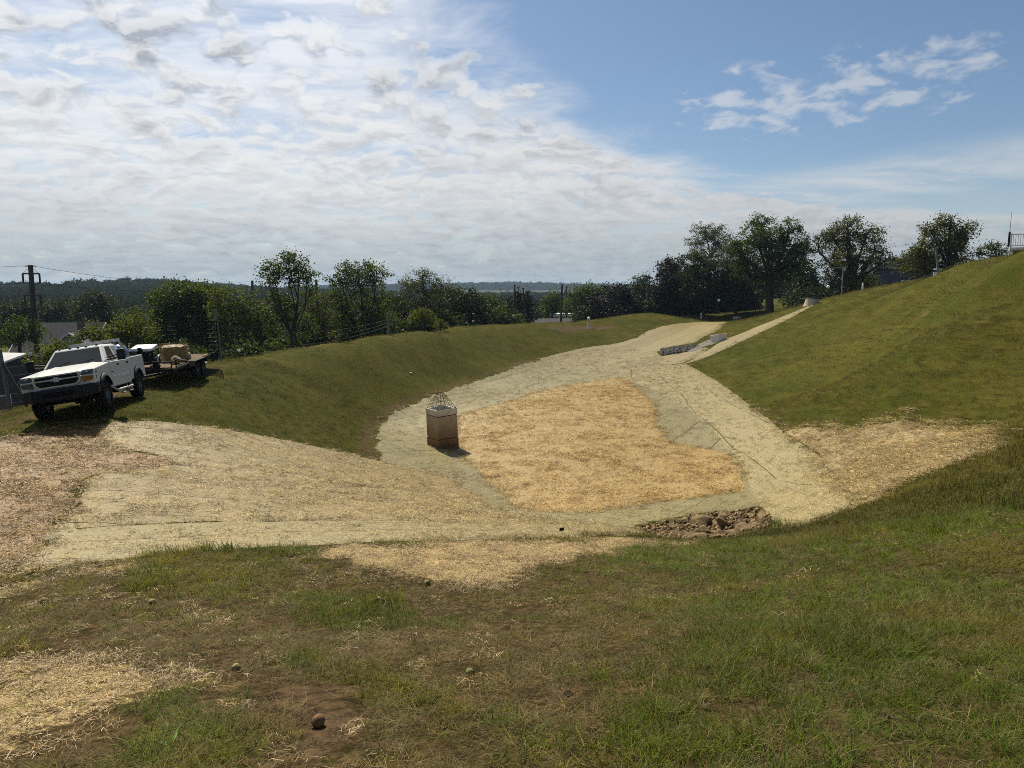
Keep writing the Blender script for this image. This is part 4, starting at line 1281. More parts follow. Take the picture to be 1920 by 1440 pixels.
    e = [(-0.135, -0.024), (-0.055, -0.024), (-0.055, -0.055), (0.055, -0.055), (0.055, -0.024), (0.125, -0.024), (0.135, 0.024), (0.055, 0.024), (0.055, 0.055), (-0.055, 0.055), (-0.055, 0.024), (-0.125, 0.024)]
    em = MB().add([(fx + 0.065, y * 1.25, 1.155 + z * 1.25) for y, z in e] + [(fx + 0.085, y * 1.25, 1.155 + z * 1.25) for y, z in e], [tuple(range(11, -1, -1)), tuple(range(12, 24))] + [(i, (i + 1) % 12, 12 + (i + 1) % 12, 12 + i) for i in range(12)])
    em.build('emblem', M['emblem'], root)
    for s in (-1, 1):
        MB().hexa([(2.925, s * 0.68, 1.175), (2.895, s * 0.985, 1.175), (2.60, s * 1.018, 1.175), (2.80, s * 0.68, 1.175), (2.885, s * 0.68, 1.315), (2.84, s * 0.985, 1.315), (2.56, s * 1.018, 1.31), (2.75, s * 0.68, 1.315)]).build('headlight', M['lamp_glass'], root, 0.015)
        MB().lathe([(0.001, 0.0), (0.05, 0.0), (0.062, 0.03)], (2.885, s * 0.80, 1.25), 'x', 14).build('lamp_reflector', M['chrome'], root)
        MB().hexa([(2.925, s * 0.69, 0.975), (2.905, s * 0.95, 1.00), (2.72, s * 1.018, 1.02), (2.80, s * 0.69, 0.99), (2.935, s * 0.69, 1.115), (2.905, s * 0.985, 1.12), (2.62, s * 1.018, 1.13), (2.80, s * 0.68, 1.11)]).build('turn_signal', M['amber'] if s > 0 else M['lamp_glass'], root, 0.012)
        # tow mirrors on twin arms
        mr = MB().box((0.93, s * 1.33, 1.63), (0.10, 0.24, 0.36)).build('side_mirror', BK, root, 0.03)
        MB().tube([(1.0, s * 0.90, 1.52), (0.95, s * 1.24, 1.56)], 0.025, 6).tube([(1.0, s * 0.90, 1.60), (0.95, s * 1.24, 1.64)], 0.022, 6).build('mirror_arm', BK, mr)
        # flares, steps
        for cx in (XF, XR):
            ao, ai = arc(cx, ZA, RA + 0.09, 158, 20, 14), arc(cx, ZA, RA - 0.03, 158, 20, 14)
            n_ = len(ao)
            v_ = [(x, s * 1.005, z) for x, z in ao] + [(x, s * 1.065, z) for x, z in ai] + [(x, s * 0.93, z) for x, z in ai]
            f_ = [(i, i + 1, n_ + i + 1, n_ + i) for i in range(n_ - 1)] + [(n_ + i, n_ + i + 1, 2 * n_ + i + 1, 2 * n_ + i) for i in range(n_ - 1)]
            fl = MB().add(v_, f_).build('wheel_flare', BK, root, 0, True)
            so = fl.modifiers.new('solid', 'SOLIDIFY')
            so.thickness = 0.018
        st = MB().tube([(1.15, s * 0.93, 0.62), (1.05, s * 1.05, 0.50), (-0.75, s * 1.05, 0.50), (-0.9, s * 0.93, 0.62)], 0.038, 8)
        for q in (0.55, -0.35):
            st.tube([(q + 0.16, s * 1.05, 0.50), (q + 0.14, s * 1.10, 0.36), (q - 0.14, s * 1.10, 0.36), (q - 0.16, s * 1.05, 0.50)], 0.024, 6)
            st.box((q, s * 1.09, 0.37), (0.28, 0.09, 0.02))
        st.build('side_step', M['steel_grey'], root)
    # heavy black bumper with wrap-round corners
    bp = MB()
    bp.hexa([(2.78, -0.72, 0.52), (2.78, 0.72, 0.52), (3.10, 0.66, 0.52), (3.10, -0.66, 0.52), (2.78, -0.72, 0.90), (2.78, 0.72, 0.90), (3.10, 0.66, 0.88), (3.10, -0.66, 0.88)])
    for s in (-1, 1):
        bp.hexa([(2.55, s * 1.02, 0.60), (2.80, s * 0.70, 0.52), (3.10, s * 0.66, 0.52), (2.80, s * 1.04, 0.58), (2.55, s * 1.02, 0.92), (2.80, s * 0.70, 0.90), (3.10, s * 0.66, 0.88), (2.80, s * 1.04, 0.90)])
    bp.build('front_bumper', BK, root, 0.03)
    MB().box((3.105, 0, 0.72), (0.02, 0.8, 0.13)).build('winch_opening', M['dark_inside'], root)
    MB().box((-3.12, 0, 0.72), (0.16, 1.75, 0.2)).build('rear_bumper', M['steel_black'], root, 0.02)
    ch = MB()
    for s in (-1, 1):
        ch.box((-0.1, s * 0.42, 0.60), (5.6, 0.10, 0.18))
        for x in (XF, XR):
            ch.tube([(x - 0.02, s * 0.42, 0.70), (x - 0.02, s * 0.55, 0.42)], 0.04, 6)
    for x in (XF, XR):
        ch.tube([(x, -0.8, 0.44), (x, 0.8, 0.44)], 0.07, 8)
        ch.lathe([(0.001, -0.15), (0.14, -0.08), (0.14, 0.08), (0.001, 0.15)], (x, 0.15, 0.43), 'y', 10)
    ch.box((2.2, 0, 0.62), (0.9, 1.2, 0.3)).box((0.2, 0, 0.66), (2.2, 1.5, 0.12))
    ch.build('chassis', M['steel_black'], root)
    for cx in (XF, XR):
        for s in (-1, 1):
            wheel(root, cx, s * 0.86, 0.445, 0.445, 0.31, s)
    for y in (-0.55, -0.24, 0.0, 0.24, 0.55):
        MB().box((0.50 - abs(y) * 0.02, y, 2.052), (0.10, 0.07, 0.035)).build('roof_light', BK, root, 0.012)
    rk = MB()
    for s in (-1, 1):
        rk.tube([(-1.16, s * 0.88, 1.50), (-1.22, s * 0.78, 2.16)], 0.035, 6)
        rk.tube([(-1.75, s * 0.90, 1.50), (-1.24, s * 0.80, 2.05)], 0.025, 6)
    rk.box((-1.22, 0, 2.14), (0.06, 1.62, 0.10))
    for y in np.linspace(-0.6, 0.6, 7):
        rk.tube([(-1.16, y * 1.1, 1.50), (-1.22, y, 2.12)], 0.012, 5)
    rk.build('headache_rack', M['steel_grey'], root, 0.006)
    for y in (0.1, -0.6):
        MB().tube([(1.17, y, 1.52), (1.08, y + 0.45, 1.62)], 0.012, 5).build('wiper', BK, root)
    return root


truck = build_truck()
TM = Matrix.Translation(truck.location) @ truck.rotation_euler.to_matrix().to_4x4()


def lump(name, c, size, mat, label, cat, seed, rot=(0, 0, 0), group=None, rough=0.25, sub=2, ico=True):
    """an uneven rounded body (sack, rock, nut)"""
    bm = bmesh.new()
    bmesh.ops.create_icosphere(bm, subdivisions=sub, radius=1.0)
    g = np.random.default_rng(seed)
    ph = g.uniform(0, 6, 6)
    for v in bm.verts:
        k = 1 + rough * (math.sin(2.3 * v.co.x + ph[0]) * math.sin(2.9 * v.co.y + ph[1]) + 0.6 * math.sin(5.1 * v.co.z + ph[2] + 2 * v.co.x))
        v.co = Vector((v.co.x * size[0] / 2, v.co.y * size[1] / 2, v.co.z * size[2] / 2)) * k
    me = bpy.data.meshes.new(name)
    bm.to_mesh(me)
    bm.free()
    me.polygons.foreach_set('use_smooth', [True] * len(me.polygons))
    o = link(name, me, None, mat)
    o.location, o.rotation_euler = c, rot
    return tag(o, label, cat, group)


p = TM @ Vector((-1.72, 0.55, 1.60))
lump('tarp_bundle', p, (0.75, 0.7, 0.62), M['blue_tarp'], 'crumpled blue plastic bundle in the bed of the white pickup', 'bundle', 5, (0, 0, 0.4), None, 0.18, 3)


# ------------------------------------------------------------------ the flatbed trailer and its load
def build_trailer():
    fx, fy, rx, ry = -15.66, 30.2, -16.42, 36.0
    yaw = math.atan2(fy - ry, fx - rx)
    zf, zr = gz(fx, fy), gz(rx, ry)
    L = math.hypot(fx - rx, fy - ry)
    root = empty('flatbed_trailer', (fx, fy, zf), 'black flatbed trailer with a plank deck, hitched behind the white pickup', 'trailer', None, (R(1.5), -math.atan2(zf - zr, L), yaw))
    S = M['steel_black']
    zd = 0.74
    f = MB()
    for s in (-1, 1):
        f.box((-L / 2, s * 1.08, zd - 0.06), (L, 0.07, 0.16))
        f.box((-L / 2, s * 0.5, zd - 0.12), (L, 0.08, 0.12))
    for x in np.linspace(0, -L, 9):
        f.box((x, 0, zd - 0.06), (0.07, 2.1, 0.10))
    f.build('frame', S, root)
    for k in range(8):
        y = -0.92 + k * 0.263
        MB().box((-L / 2, y, zd + 0.022), (L - 0.02, 0.248, 0.045)).build('plank', M['plank'], root, 0.006)
    for s in (-1, 1):
        MB().box((-L / 2 + 0.1, s * 1.115, zd + 0.0), (L - 0.3, 0.05, 0.085)).build('rub_rail', M['plank'], root, 0.006)
    hb = MB()
    for z in (zd + 0.08, zd + 0.34):
        hb.tube([(0.02, -1.08, z), (0.02, 1.08, z)], 0.03, 6)
    for y in (-1.08, -0.4, 0.4, 1.08):
        hb.tube([(0.02, y, zd - 0.1), (0.02, y, zd + 0.36)], 0.03, 6)
    for s in (-1, 1):
        hb.tube([(0.02, s * 1.08, zd + 0.34), (-0.55, s * 1.08, zd + 0.34), (-0.55, s * 1.08, zd)], 0.026, 6)
    hb.build('front_rail', S, root)
    tg = MB()
    for s in (-1, 1):
        tg.tube([(0, s * 0.8, zd - 0.12), (1.55, s * 0.06, 0.60)], 0.055, 6)
    tg.tube([(1.5, 0, 0.60), (2.35, 0.28, 0.62)], 0.05, 6)
    tg.tube([(1.3, 0.02, 0.10), (1.3, 0.02, 0.95)], 0.04, 8)
    tg.build('tongue', S, root)
    dv = MB()
    dv.hexa([(-L - 1.0, -1.08, 0.40), (-L - 1.0, 1.08, 0.40), (-L, 1.08, zd - 0.14), (-L, -1.08, zd - 0.14), (-L - 1.0, -1.08, 0.47), (-L - 1.0, 1.08, 0.47), (-L, 1.08, zd + 0.02), (-L, -1.08, zd + 0.02)])
    for s in (-1, 1):
        dv.box((-L - 0.5, s * 1.12, 0.58), (1.05, 0.06, 0.42))
    dv.build('dovetail', S, root)
    for s in (-1, 1):
        MB().box((-L - 1.03, s * 1.05, 0.62), (0.03, 0.12, 0.09)).build('tail_light', M['lamp_glass'], root)
        # ramps folded upright at the rear: a ladder of slats
        c = (-L - 0.85, s * 0.98, 1.45)
        rp = MB()
        for q in (-0.27, 0.27):
            rp.box((c[0], c[1] + q, c[2]), (0.07, 0.05, 1.95))
        r_ = rp.build('ramp', S, root)
        for z in np.linspace(0.60, 2.35, 9):
            MB().box((c[0], c[1], z), (0.05, 0.50, 0.085)).build('slat', S, r_)
        for i, x in enumerate((-2.55, -3.40)):
            wheel(root, x, s * 1.27, 0.37, 0.37, 0.24, s, 'wheel', 'rim', False)
        fp = [(-1.98, 0.62), (-2.2, 0.84), (-3.75, 0.84), (-3.97, 0.62), (-3.97, 0.59), (-3.74, 0.80), (-2.21, 0.80), (-1.98, 0.59)]
        MB().prism(fp, s * 1.12, s * 1.42).build('fender', S, root)
    ax = MB()
    for x in (-2.55, -3.40):
        ax.tube([(x, -1.2, 0.37), (x, 1.2, 0.37)], 0.05, 6)
    ax.build('axle', S, root)
    return root, zd + 0.046


trailer, zdeck = build_trailer()
bpy.context.view_layer.update()
XM = Matrix.Translation(trailer.location) @ trailer.rotation_euler.to_matrix().to_4x4()
XE = trailer.rotation_euler.copy()


def on_deck(x, y, z=0.0):
    return XM @ Vector((x, y, zdeck + z))


def build_bale():
    root = empty('straw_bale', on_deck(-3.1, 0.2), 'frayed straw bale strapped down on the flatbed trailer', 'straw bale', None, (XE.x, XE.y, XE.z + R(18)))
    bm = bmesh.new()
    bmesh.ops.create_cube(bm, size=1)
    bmesh.ops.subdivide_edges(bm, edges=bm.edges, cuts=6, use_grid_fill=True)
    for v in bm.verts:
        x, y, z = v.co
        k = 1 - 0.16 * (abs(2 * x) ** 4 * abs(2 * y) ** 4)
        v.co = Vector((x * 1.08 * k, y * 1.0 * k, (z + 0.5) * 0.66)) + Vector((0.03 * math.sin(9 * y + 4 * z), 0.03 * math.sin(8 * x + 5 * z), 0.10 * math.cos(2.6 * x) * math.cos(2.4 * y) * (z > 0)))
    me = bpy.data.meshes.new('body')
    bm.to_mesh(me)
    bm.free()
    link('body', me, root, M['bale'])
    g = np.random.default_rng(2)
    V, F = [], []
    for i in range(1100):
        x, y = g.uniform(-.58, .58), g.uniform(-.54, .54)
        z = 0.68
        if i > 560:
            e = g.integers(0, 4)
            x, y = ((-.58, y), (.58, y), (x, -.54), (x, .54))[e]
            z = g.uniform(0.25, 0.8)
        d = np.array([x * g.uniform(0.2, 1.2), y * g.uniform(0.2, 1.2), g.uniform(0.1, 0.6) if i <= 560 else g.uniform(-0.6, 0.2)]) + g.normal(0, 0.25, 3)
        d = d / np.linalg.norm(d) * g.uniform(0.08, 0.22)
        s = np.cross(d, g.normal(0, 1, 3))
        s = s / np.linalg.norm(s) * 0.008
        b = len(V)
        p = np.array([x, y, z - 0.02])
        V += [p - s, p + s, p + d]
        F.append((b, b + 1, b + 2))
    me = np_mesh('loose_stalks', np.array(V), np.array(F))
    o = link('loose_stalks', me, root, M['bale'])
    o['kind'] = 'stuff'
    for x in (-0.3, 0.3):
        MB().tube([(x, -0.545, 0.02), (x, -0.545, 0.79), (x, 0.545, 0.79), (x, 0.545, 0.02)], 0.008, 5).build('twine', M['sack'], root)


build_bale()
for i, (x, y, sz, lab) in enumerate(((-1.75, 0.72, (0.55, 0.42, 0.40), 'small pale rolled sack at the front foot of the straw bale'), (-3.72, 0.55, (0.75, 0.45, 0.34), 'long pale rolled sack behind the straw bale'))):
    q = on_deck(x, y, sz[2] / 2 - 0.03)
    lump('rolled_sack', q, sz, M['sack'], lab, 'sack', 20 + i, (0, 0, XE.z + 0.3), 'pale sacks on the trailer', 0.10, 3)


def build_blower():
    root = empty('straw_blower', on_deck(-0.62, -0.25), 'dark wheeled straw blower with a white hood, on the front of the trailer', 'straw blower', None, tuple(XE))
    S = M['steel_black']
    MB().box((0, 0, 0.34), (0.75, 0.85, 0.36)).box((0.05, 0.15, 0.60), (0.5, 0.4, 0.2)).build('engine', S, root, 0.03)
    MB().hexa([(-0.62, -0.5, 0.80), (-0.62, 0.45, 0.80), (0.20, 0.45, 0.74), (0.20, -0.5, 0.74), (-0.60, -0.46, 0.97), (-0.60, 0.41, 0.97), (0.16, 0.41, 0.86), (0.16, -0.46, 0.86)]).build('hood', M['white_sheet'], root, 0.03)
    for x, y, z in ((-0.5, -0.4, 0.68), (-0.5, 0.35, 0.68), (0.1, 0.35, 0.66), (0.1, -0.4, 0.66)):
        pass
    for y in (-0.46, 0.42):
        fr = MB()
        fr.tube([(-0.58, y, 0.0), (-0.58, y, 0.82)], 0.025, 6).tube([(0.15, y, 0.0), (0.15, y, 0.78)], 0.025, 6)
        fr.tube([(-0.62, y, 0.10), (0.5, y, 0.10)], 0.03, 6)
        fr.tube([(0.55, y, 0.55), (-0.5, y, 0.92)], 0.02, 6)
        fr.build('side_frame', S, root)
    for s in (-1, 1):
        wheel(root, 0.30, s * 0.66, 0.26, 0.26, 0.14, s, 'wheel', 'rim', False)
    MB().lathe([(0.20, -0.02), (0.235, -0.02), (0.235, 0.02), (0.20, 0.02)], (0.42, 0.80, 0.36), 'y', 20, True).build('fan_ring', M['steel_grey'], root)
    MB().tube([(0.35, 0.0, 0.62), (0.55, 0.1, 0.85), (0.85, 0.15, 0.90)], [0.10, 0.09, 0.07], 10).build('chute', S, root)
    g = np.random.default_rng(9)
    for i in range(9):
        a = g.uniform(-0.4, 0.5, 3)
        MB().tube([(a[0], a[1], 0.55), (a[0] + 0.15 * g.normal(), a[1] + 0.15 * g.normal(), 0.75), (a[0] + 0.3 * g.normal(), a[1] + 0.2 * g.normal(), 0.70)], 0.018, 5).build('hose', S, root)


build_blower()
ps = on_deck(-2.0, 1.0), on_deck(-4.75, 1.08, 0.05)
st = MB().tube([tuple(on_deck(-2.85, 0.75, 0.72)), tuple(on_deck(-4.55, 1.12, 0.05))], 0.016, 5).build('ratchet_strap', M['sack'])
tag(st, 'pale strap running from the straw bale down to the trailer rail', 'strap')
bt = MB().tube([tuple(on_deck(-0.9, 0.95, 0.30)), tuple(on_deck(-2.3, 1.0, 0.04))], 0.05, 8).build('metal_pipe', simple('dull brown pipe', (0.07, 0.055, 0.05), 0.6, 0.3))
tag(bt, 'dark pipe lying aslant on the trailer deck before the bale', 'pipe')


# ------------------------------------------------------------------ rock at the near inlet
def rock_mesh(seed, flat):
    g = np.random.default_rng(seed)
    bm = bmesh.new()
    for i in range(16):
        v = g.normal(0, 1, 3)
        v /= np.linalg.norm(v)
        bm.verts.new(Vector(v * g.uniform(0.8, 1.1)) * 0.5)
    bmesh.ops.convex_hull(bm, input=bm.verts)
    for v in [v for v in bm.verts if not v.link_faces]:
        bm.verts.remove(v)
    for v in bm.verts:
        v.co.z *= flat
    bmesh.ops.bevel(bm, geom=list(bm.edges), offset=0.025, segments=1, affect='EDGES')
    me = bpy.data.meshes.new('rock')
    bm.to_mesh(me)
    bm.free()
    me.materials.append(M['rock'])
    return me


def build_rocks():
    protos = [rock_mesh(40 + i, f) for i, f in enumerate((0.75, 0.6, 0.5, 0.85, 0.4, 0.65))]
    g = np.random.default_rng(77)
    big = [((1312, 985), 0.85, 'largest brown rock in the middle of the rock pile by the grass'), ((1358, 990), 0.95, 'broad jagged rock right of the middle of the rock pile'), ((1300, 972), 0.55, 'rock with a pale flat top at the upper edge of the pile'), ((1395, 992), 0.6, 'greyish rock near the right end of the rock pile'), ((1268, 990), 0.5, 'squarish tan rock left of the middle of the rock pile')]
    for (px, py), s, lab in big:
        x, y = hit([(px, py)])[0]
        o = link('rock', protos[g.integers(0, 6)].copy())
        o.location = (x, y, gz(x, y) + 0.04 * s)
        o.scale = (s, s * g.uniform(0.7, 1), s * g.uniform(0.8, 1.05))
        o.rotation_euler = (g.normal(0, .4), g.normal(0, .4), g.uniform(0, 6.3))
        tag(o, lab, 'rock', 'rocks piled at the inlet')
    P = REG['riprap']
    lo, hi = P.min(0), P.max(0)
    n = 0
    while n < 115:
        x, y = g.uniform(lo[0], hi[0]), g.uniform(lo[1], hi[1])
        if edge_dist(P, np.array([x]), np.array([y]))[0] < 0.12:
            continue
        s = 0.14 + 0.42 * g.uniform() ** 1.8
        if hit_px(x, y)[1] < 966:
            s *= 0.6
        o = link('rock', protos[g.integers(0, 6)])
        o.location = (x, y, gz(x, y) + 0.05 * s)
        o.scale = (s * g.uniform(0.8, 1.3), s, s * g.uniform(0.7, 1.1))
        o.rotation_euler = (g.normal(0, .5), g.normal(0, .5), g.uniform(0, 6.3))
        tag(o, 'small brown broken rock in the rock pile by the grass', 'rock', 'rocks piled at the inlet')
        n += 1
    # chips between them, and the dark stone apron far off by the channel
    for key, num, size, mat, lab in (('riprap', 900, (0.05, 0.14), M['rock'], 'rock chips and rubble between the piled rocks'), ('stones', 1100, (0.06, 0.18), simple('dark apron stone', (0.075, 0.073, 0.07), 0.85, 0, 0.85, 2.2, 0.2), 'dark grey stone apron at the mouth of the far pipe')):
        P = REG[key]
        lo, hi = P.min(0), P.max(0)
        x, y = g.uniform(lo[0], hi[0], num * 3), g.uniform(lo[1], hi[1], num * 3)
        k = edge_dist(P, x, y) > 0.03
        x, y = x[k][:num], y[k][:num]
        z = height(x, y)
        V, F = [], []
        ph = (1 + 5 ** .5) / 2
        base = np.array([(1, 1, 1), (1, -1, -1), (-1, 1, -1), (-1, -1, 1), (-1.2, -1, -0.8), (1.1, 0.9, -1)]) * 0.5
        fc = [(0, 1, 5), (0, 3, 1), (0, 2, 3), (0, 5, 2), (4, 1, 3), (4, 3, 2), (4, 2, 5), (4, 5, 1)]
        for a, b, c in zip(x, y, z):
            s = g.uniform(*size)
            rm = np.array(Euler(g.uniform(0, 6, 3)).to_matrix())
            q = (base * (1 + g.normal(0, .2, base.shape)) * s * np.array([1, 0.8, 0.6])) @ rm.T + (a, b, c + s * 0.2 + (0.07 if key == 'stones' else 0))
            F += [tuple(i + len(V) for i in f) for f in fc]
            V += list(q)
        o = link('rubble' if key == 'riprap' else 'apron_stones', np_mesh('rubble', np.array(V), np.array(F)), None, mat)
        tag(o, lab, 'stones', None, 'stuff')


def hit_px(x, y):
    z = gz(x, y)
    cp, sp = math.cos(PITCH), math.sin(PITCH)
    d = y * cp - z * sp
    return 960 + FPX * x / d, 720 - FPX * (y * sp + z * cp) / d


build_rocks()


# ------------------------------------------------------------------ concrete pieces of the far channel
def build_channel_works():
    C = M['concrete']
    # flared end block where the pipe meets the channel
    x, y = hit([(1348, 640)])[0]
    z = gz(x, y)
    r = empty('concrete_headwall', (x, y, z - 0.1), 'pale concrete end block at the top of the dark trench, far channel', 'headwall', None, (0, 0, R(-52)))
    MB().hexa([(-0.55, -0.55, -0.3), (0.65, -0.75, -0.3), (0.65, 0.75, -0.3), (-0.55, 0.55, -0.3), (-0.80, -0.65, 0.70), (0.5, -0.75, 1.0), (0.5, 0.75, 1.0), (-0.80, 0.65, 0.70)]).build('block', simple('whitish concrete', (0.66, 0.62, 0.53), 0.85, 0, 0.12, 5, 0.2), r, 0.04)
    MB().box((-0.66, 0, 0.32), (0.05, 0.7, 0.7)).build('opening', M['dark_inside'], r)
    # the trench below it: a dark lined channel between the mats
    REG['trench'] = hit([(1283, 660), (1300, 651), (1320, 641), (1345, 632), (1352, 638), (1338, 646), (1318, 652), (1300, 661)])
    drape('trench_lining', 'trench', simple('dark trench lining', (0.10, 0.09, 0.07), 0.9, 0, 0.4, 3), 0.10, 'narrow dark lined trench below the concrete end block', 'trench', 0.4, 0.05)
    # flared pipe end high on the hill edge
    x, y = hit([(1522, 572)])[0]
    z = gz(x, y)
    r = empty('concrete_inlet', (x, y, z - 0.15), 'pale flared concrete pipe end with a dark grate, top of the narrow blanket', 'pipe end', None, (R(-4), R(5), 0))
    MB().lathe([(0.98, -0.1), (0.74, 0.78), (0.76, 0.86), (0.58, 0.86), (0.58, 0.2), (0.001, 0.2)], (0, 0, 0), 'z', 24).build('cone', C, r, 0.0, True)
    MB().lathe([(0.001, 1.02), (0.66, 1.02), (0.72, 0.98), (0.72, 0.87), (0.001, 0.87)], (0, 0, 0), 'z', 20).build('cover', M['steel_black'], r)
    # manhole collar in the grass
    x, y = hit([(1382, 598)])[0]
    r = empty('manhole_collar', (x, y, gz(x, y) - 0.1), 'low round concrete manhole collar in the grass above the far channel', 'manhole', None)
    MB().lathe([(0.62, 0.0), (0.60, 0.42), (0.48, 0.50), (0.48, 0.1), (0.001, 0.1)], (0, 0, 0), 'z', 24).build('collar', C, r, 0.0, True)
    MB().lathe([(0.001, 0.60), (0.46, 0.60), (0.5, 0.55), (0.5, 0.48), (0.001, 0.48)], (0, 0, 0), 'z', 20).build('lid', M['steel_black'], r)


build_channel_works()


# ------------------------------------------------------------------ things lying on the near slope
def build_small():
    for px, py, s, mt, lab in ((443, 1258, 0.062, 'husk_tan', 'tan-green walnut husk lying on pale straw at left'), (881, 1267, 0.058, 'husk_green', 'green walnut husk in the short dry grass, middle of the foreground'),
                               (597, 1362, 0.075, 'husk_brown', 'rotting brown walnut husk on bare soil near the bottom edge'), (801, 1098, 0.085, 'husk_green', 'dark green walnut husk at the lower rim of the pale straw'),
                               (83, 1133, 0.08, 'husk_tan', 'pale walnut husk at the far left in brown turf'), (286, 1134, 0.075, 'husk_tan', 'small pale walnut husk right of the far-left one'),):
        x, y = hit([(px, py)])[0]
        o = lump('walnut_husk', (x, y, gz(x, y) + s * 0.42), (s, s * 1.05, s * 0.95), M[mt], lab, 'walnut', int(px), (0.3, 0.2, px), 'fallen walnut husks', 0.05, 3)
    for px, py, s, lab in ((1907, 1160, 0.10, 'dark clod of earth at the right edge in green grass'), (1066, 1305, 0.08, 'dark clod in the row of dark hollows, middle foreground'),
                           (360, 1150, 0.10, 'brown clod in dry turf, left of the middle'), (1100, 1074, 0.06, 'small black clod on straw above the grass'), (1663, 1350, 0.08, 'dark twiggy clod low in the right foreground'), ):
        x, y = hit([(px, py)])[0]
        lump('soil_clod', (x, y, gz(x, y) + s * 0.06), (s * 1.0, s * 0.7, s * 0.35), M['clod'], lab, 'clod', int(px), (0, 0, px), 'earth clods in the turf', 0.3, 3)
    # a broad bright weed leaf
    for (px, py, kind, lab) in ((322, 1398, 0, 'bright green broad-bladed weed in the bottom left grass'),):
        x, y = hit([(px, py)])[0]
        r = empty('weed', (x, y, gz(x, y)), lab, 'weed')
        for yaw, L, lift, w in ((0.3, 0.17, 1.35, 0.020), (2.8, 0.12, 0.25, 0.024), (4.6, 0.09, 0.6, 0.016), (1.6, 0.10, 0.7, 0.014)):
            vs, fs = [], []
            for i in range(7):
                t = i / 6
                th = lift - 0.5 * t * t
                p_ = Vector((math.cos(yaw) * math.cos(th), math.sin(yaw) * math.cos(th), math.sin(th))) * L * t
                sd = Vector((-math.sin(yaw), math.cos(yaw), 0)) * w * (0.35 + math.sin(min(1, t * 1.2) * math.pi) * 0.65) / 2 * (1.02 - t ** 4)
                vs += [p_ - sd, p_ + Vector((0, 0, -w * 0.2)), p_ + sd]
            for i in range(6):
                a = i * 3
                fs += [(a, a + 1, a + 4, a + 3), (a + 1, a + 2, a + 5, a + 4)]
            MB().add(vs, fs).build('leaf', M['leaf_bright'], r, 0, True)
    # tufts that stand out of the matting rim
    for px, py, h_, lab in ((405, 1034, 0.13, 'lone grass tuft standing at the lower rim of the left blanket'), (1468, 990, 0.24, 'dark grass tuft at the foot of the wide pale strip')):
        x, y = hit([(px, py)])[0]
        g = np.random.default_rng(int(px))
        V, F = [], []
        for i in range(150):
            a, rr = g.uniform(0, 6.28), 0.20 * math.sqrt(g.uniform())
            b = np.array([rr * math.cos(a) * 1.3, rr * math.sin(a), 0])
            d = np.array([g.normal(0, .35), g.normal(0, .35), 1]) * h_ * g.uniform(0.5, 1.2)
            s_ = np.array([math.cos(a), math.sin(a), 0]) * 0.007
            V += [b - s_, b + s_, b + d * 0.6 + s_ * .6, b + d * 0.6 - s_ * .6, b + d * 1.0 + d[[1, 0, 2]] * 0.1]
            k = len(V) - 5
            F += [(k, k + 1, k + 2), (k, k + 2, k + 3), (k + 3, k + 2, k + 4)]
        o = link('grass_tuft', np_mesh('grass_tuft', np.array(V), np.array(F)), None, M['tuft'])
        o.location = (x, y, gz(x, y))
        tag(o, lab, 'grass tuft')
    x, y = hit([(1010, 722)])[0]
    o = MB().tube([(0, 0, -0.1), (0.03, 0, 1.15)], 0.018, 6).build('survey_stake', M['wood_grey'])
    o.location = (x, y, gz(x, y))
    tag(o, 'thin survey stake standing on the far blanket', 'stake')
    x, y = hit([(1053, 1005)])[0]
    r = empty('marker_flag', (x, y, gz(x, y)), 'small dark marker flag on a short wire at the blanket rim', 'marker flag')
    MB().tube([(0, 0, -0.05), (0.01, 0, 0.16)], 0.004, 5).build('wire', M['wire'], r)
    MB().hexa([(-0.045, -0.003, 0.10), (0.045, -0.003, 0.11), (0.045, 0.003, 0.11), (-0.045, 0.003, 0.10), (-0.04, -0.003, 0.165), (0.045, -0.006, 0.17), (0.045, 0.004, 0.17), (-0.04, 0.004, 0.165)]).build('flag', M['black_plastic'], r)
    x, y = hit([(770, 701)])[0]
    lump('paper_scrap', (x, y, gz(x, y) + 0.08), (0.2, 0.15, 0.07), M['white_sheet'], 'scrap of white litter in the grass of the dam slope', 'litter', 3, rough=0.3)


build_small()


# ------------------------------------------------------------------ poles, wires, fence, lamps
def wire_run(name, pts, sag, label, r=0.016, group=None):
    m = MB()
    for a, b in zip(pts, pts[1:]):
        a, b = Vector(a), Vector(b)
        m.tube([a.lerp(b, i / 14) + Vector((0, 0, -sag * 4 * (i / 14) * (1 - i / 14))) for i in range(15)], r, 4, False)
    o = m.build(name, M['wire'])
    return tag(o, label, 'power line' if 'power' in name else 'wire', group)


def pole(px, top_y, base_px, d, rad, mat, label, name='utility_pole', cat='utility pole', arms=(), group=None):
    tp = Vector(pd(px, top_y, d))
    bx = pd(base_px, 640, d)[0]
    gb = gz(bx, d)
    base = Vector((bx, d, gb - 0.4))
    r = empty(name, (bx, d, gb), label, cat, group)
    loc = lambda v: tuple(Vector(v) - Vector((bx, d, gb)))
    MB().tube([loc(base), loc(tp)], [rad * 1.25, rad * 0.85], 10).build('shaft', mat, r, 0, True)
    for dz, half, th in arms:
        c = tp + Vector((0, 0, -dz))
        a = MB().box(loc(c + Vector((0, -rad * 1.0 - th * 0.6, 0))), (2 * half, th, th * 1.2)).build('crossarm', mat, r)
        for s in (-0.9, -0.45, 0.45, 0.9):
            MB().lathe([(0.001, 0), (0.035, 0), (0.05, 0.06), (0.03, 0.13), (0.001, 0.14)], loc(c + Vector((half * s, -rad - th * 0.6, th * 0.6))), 'z', 8).build('insulator', M['steel_grey'], a)
    return r, tp


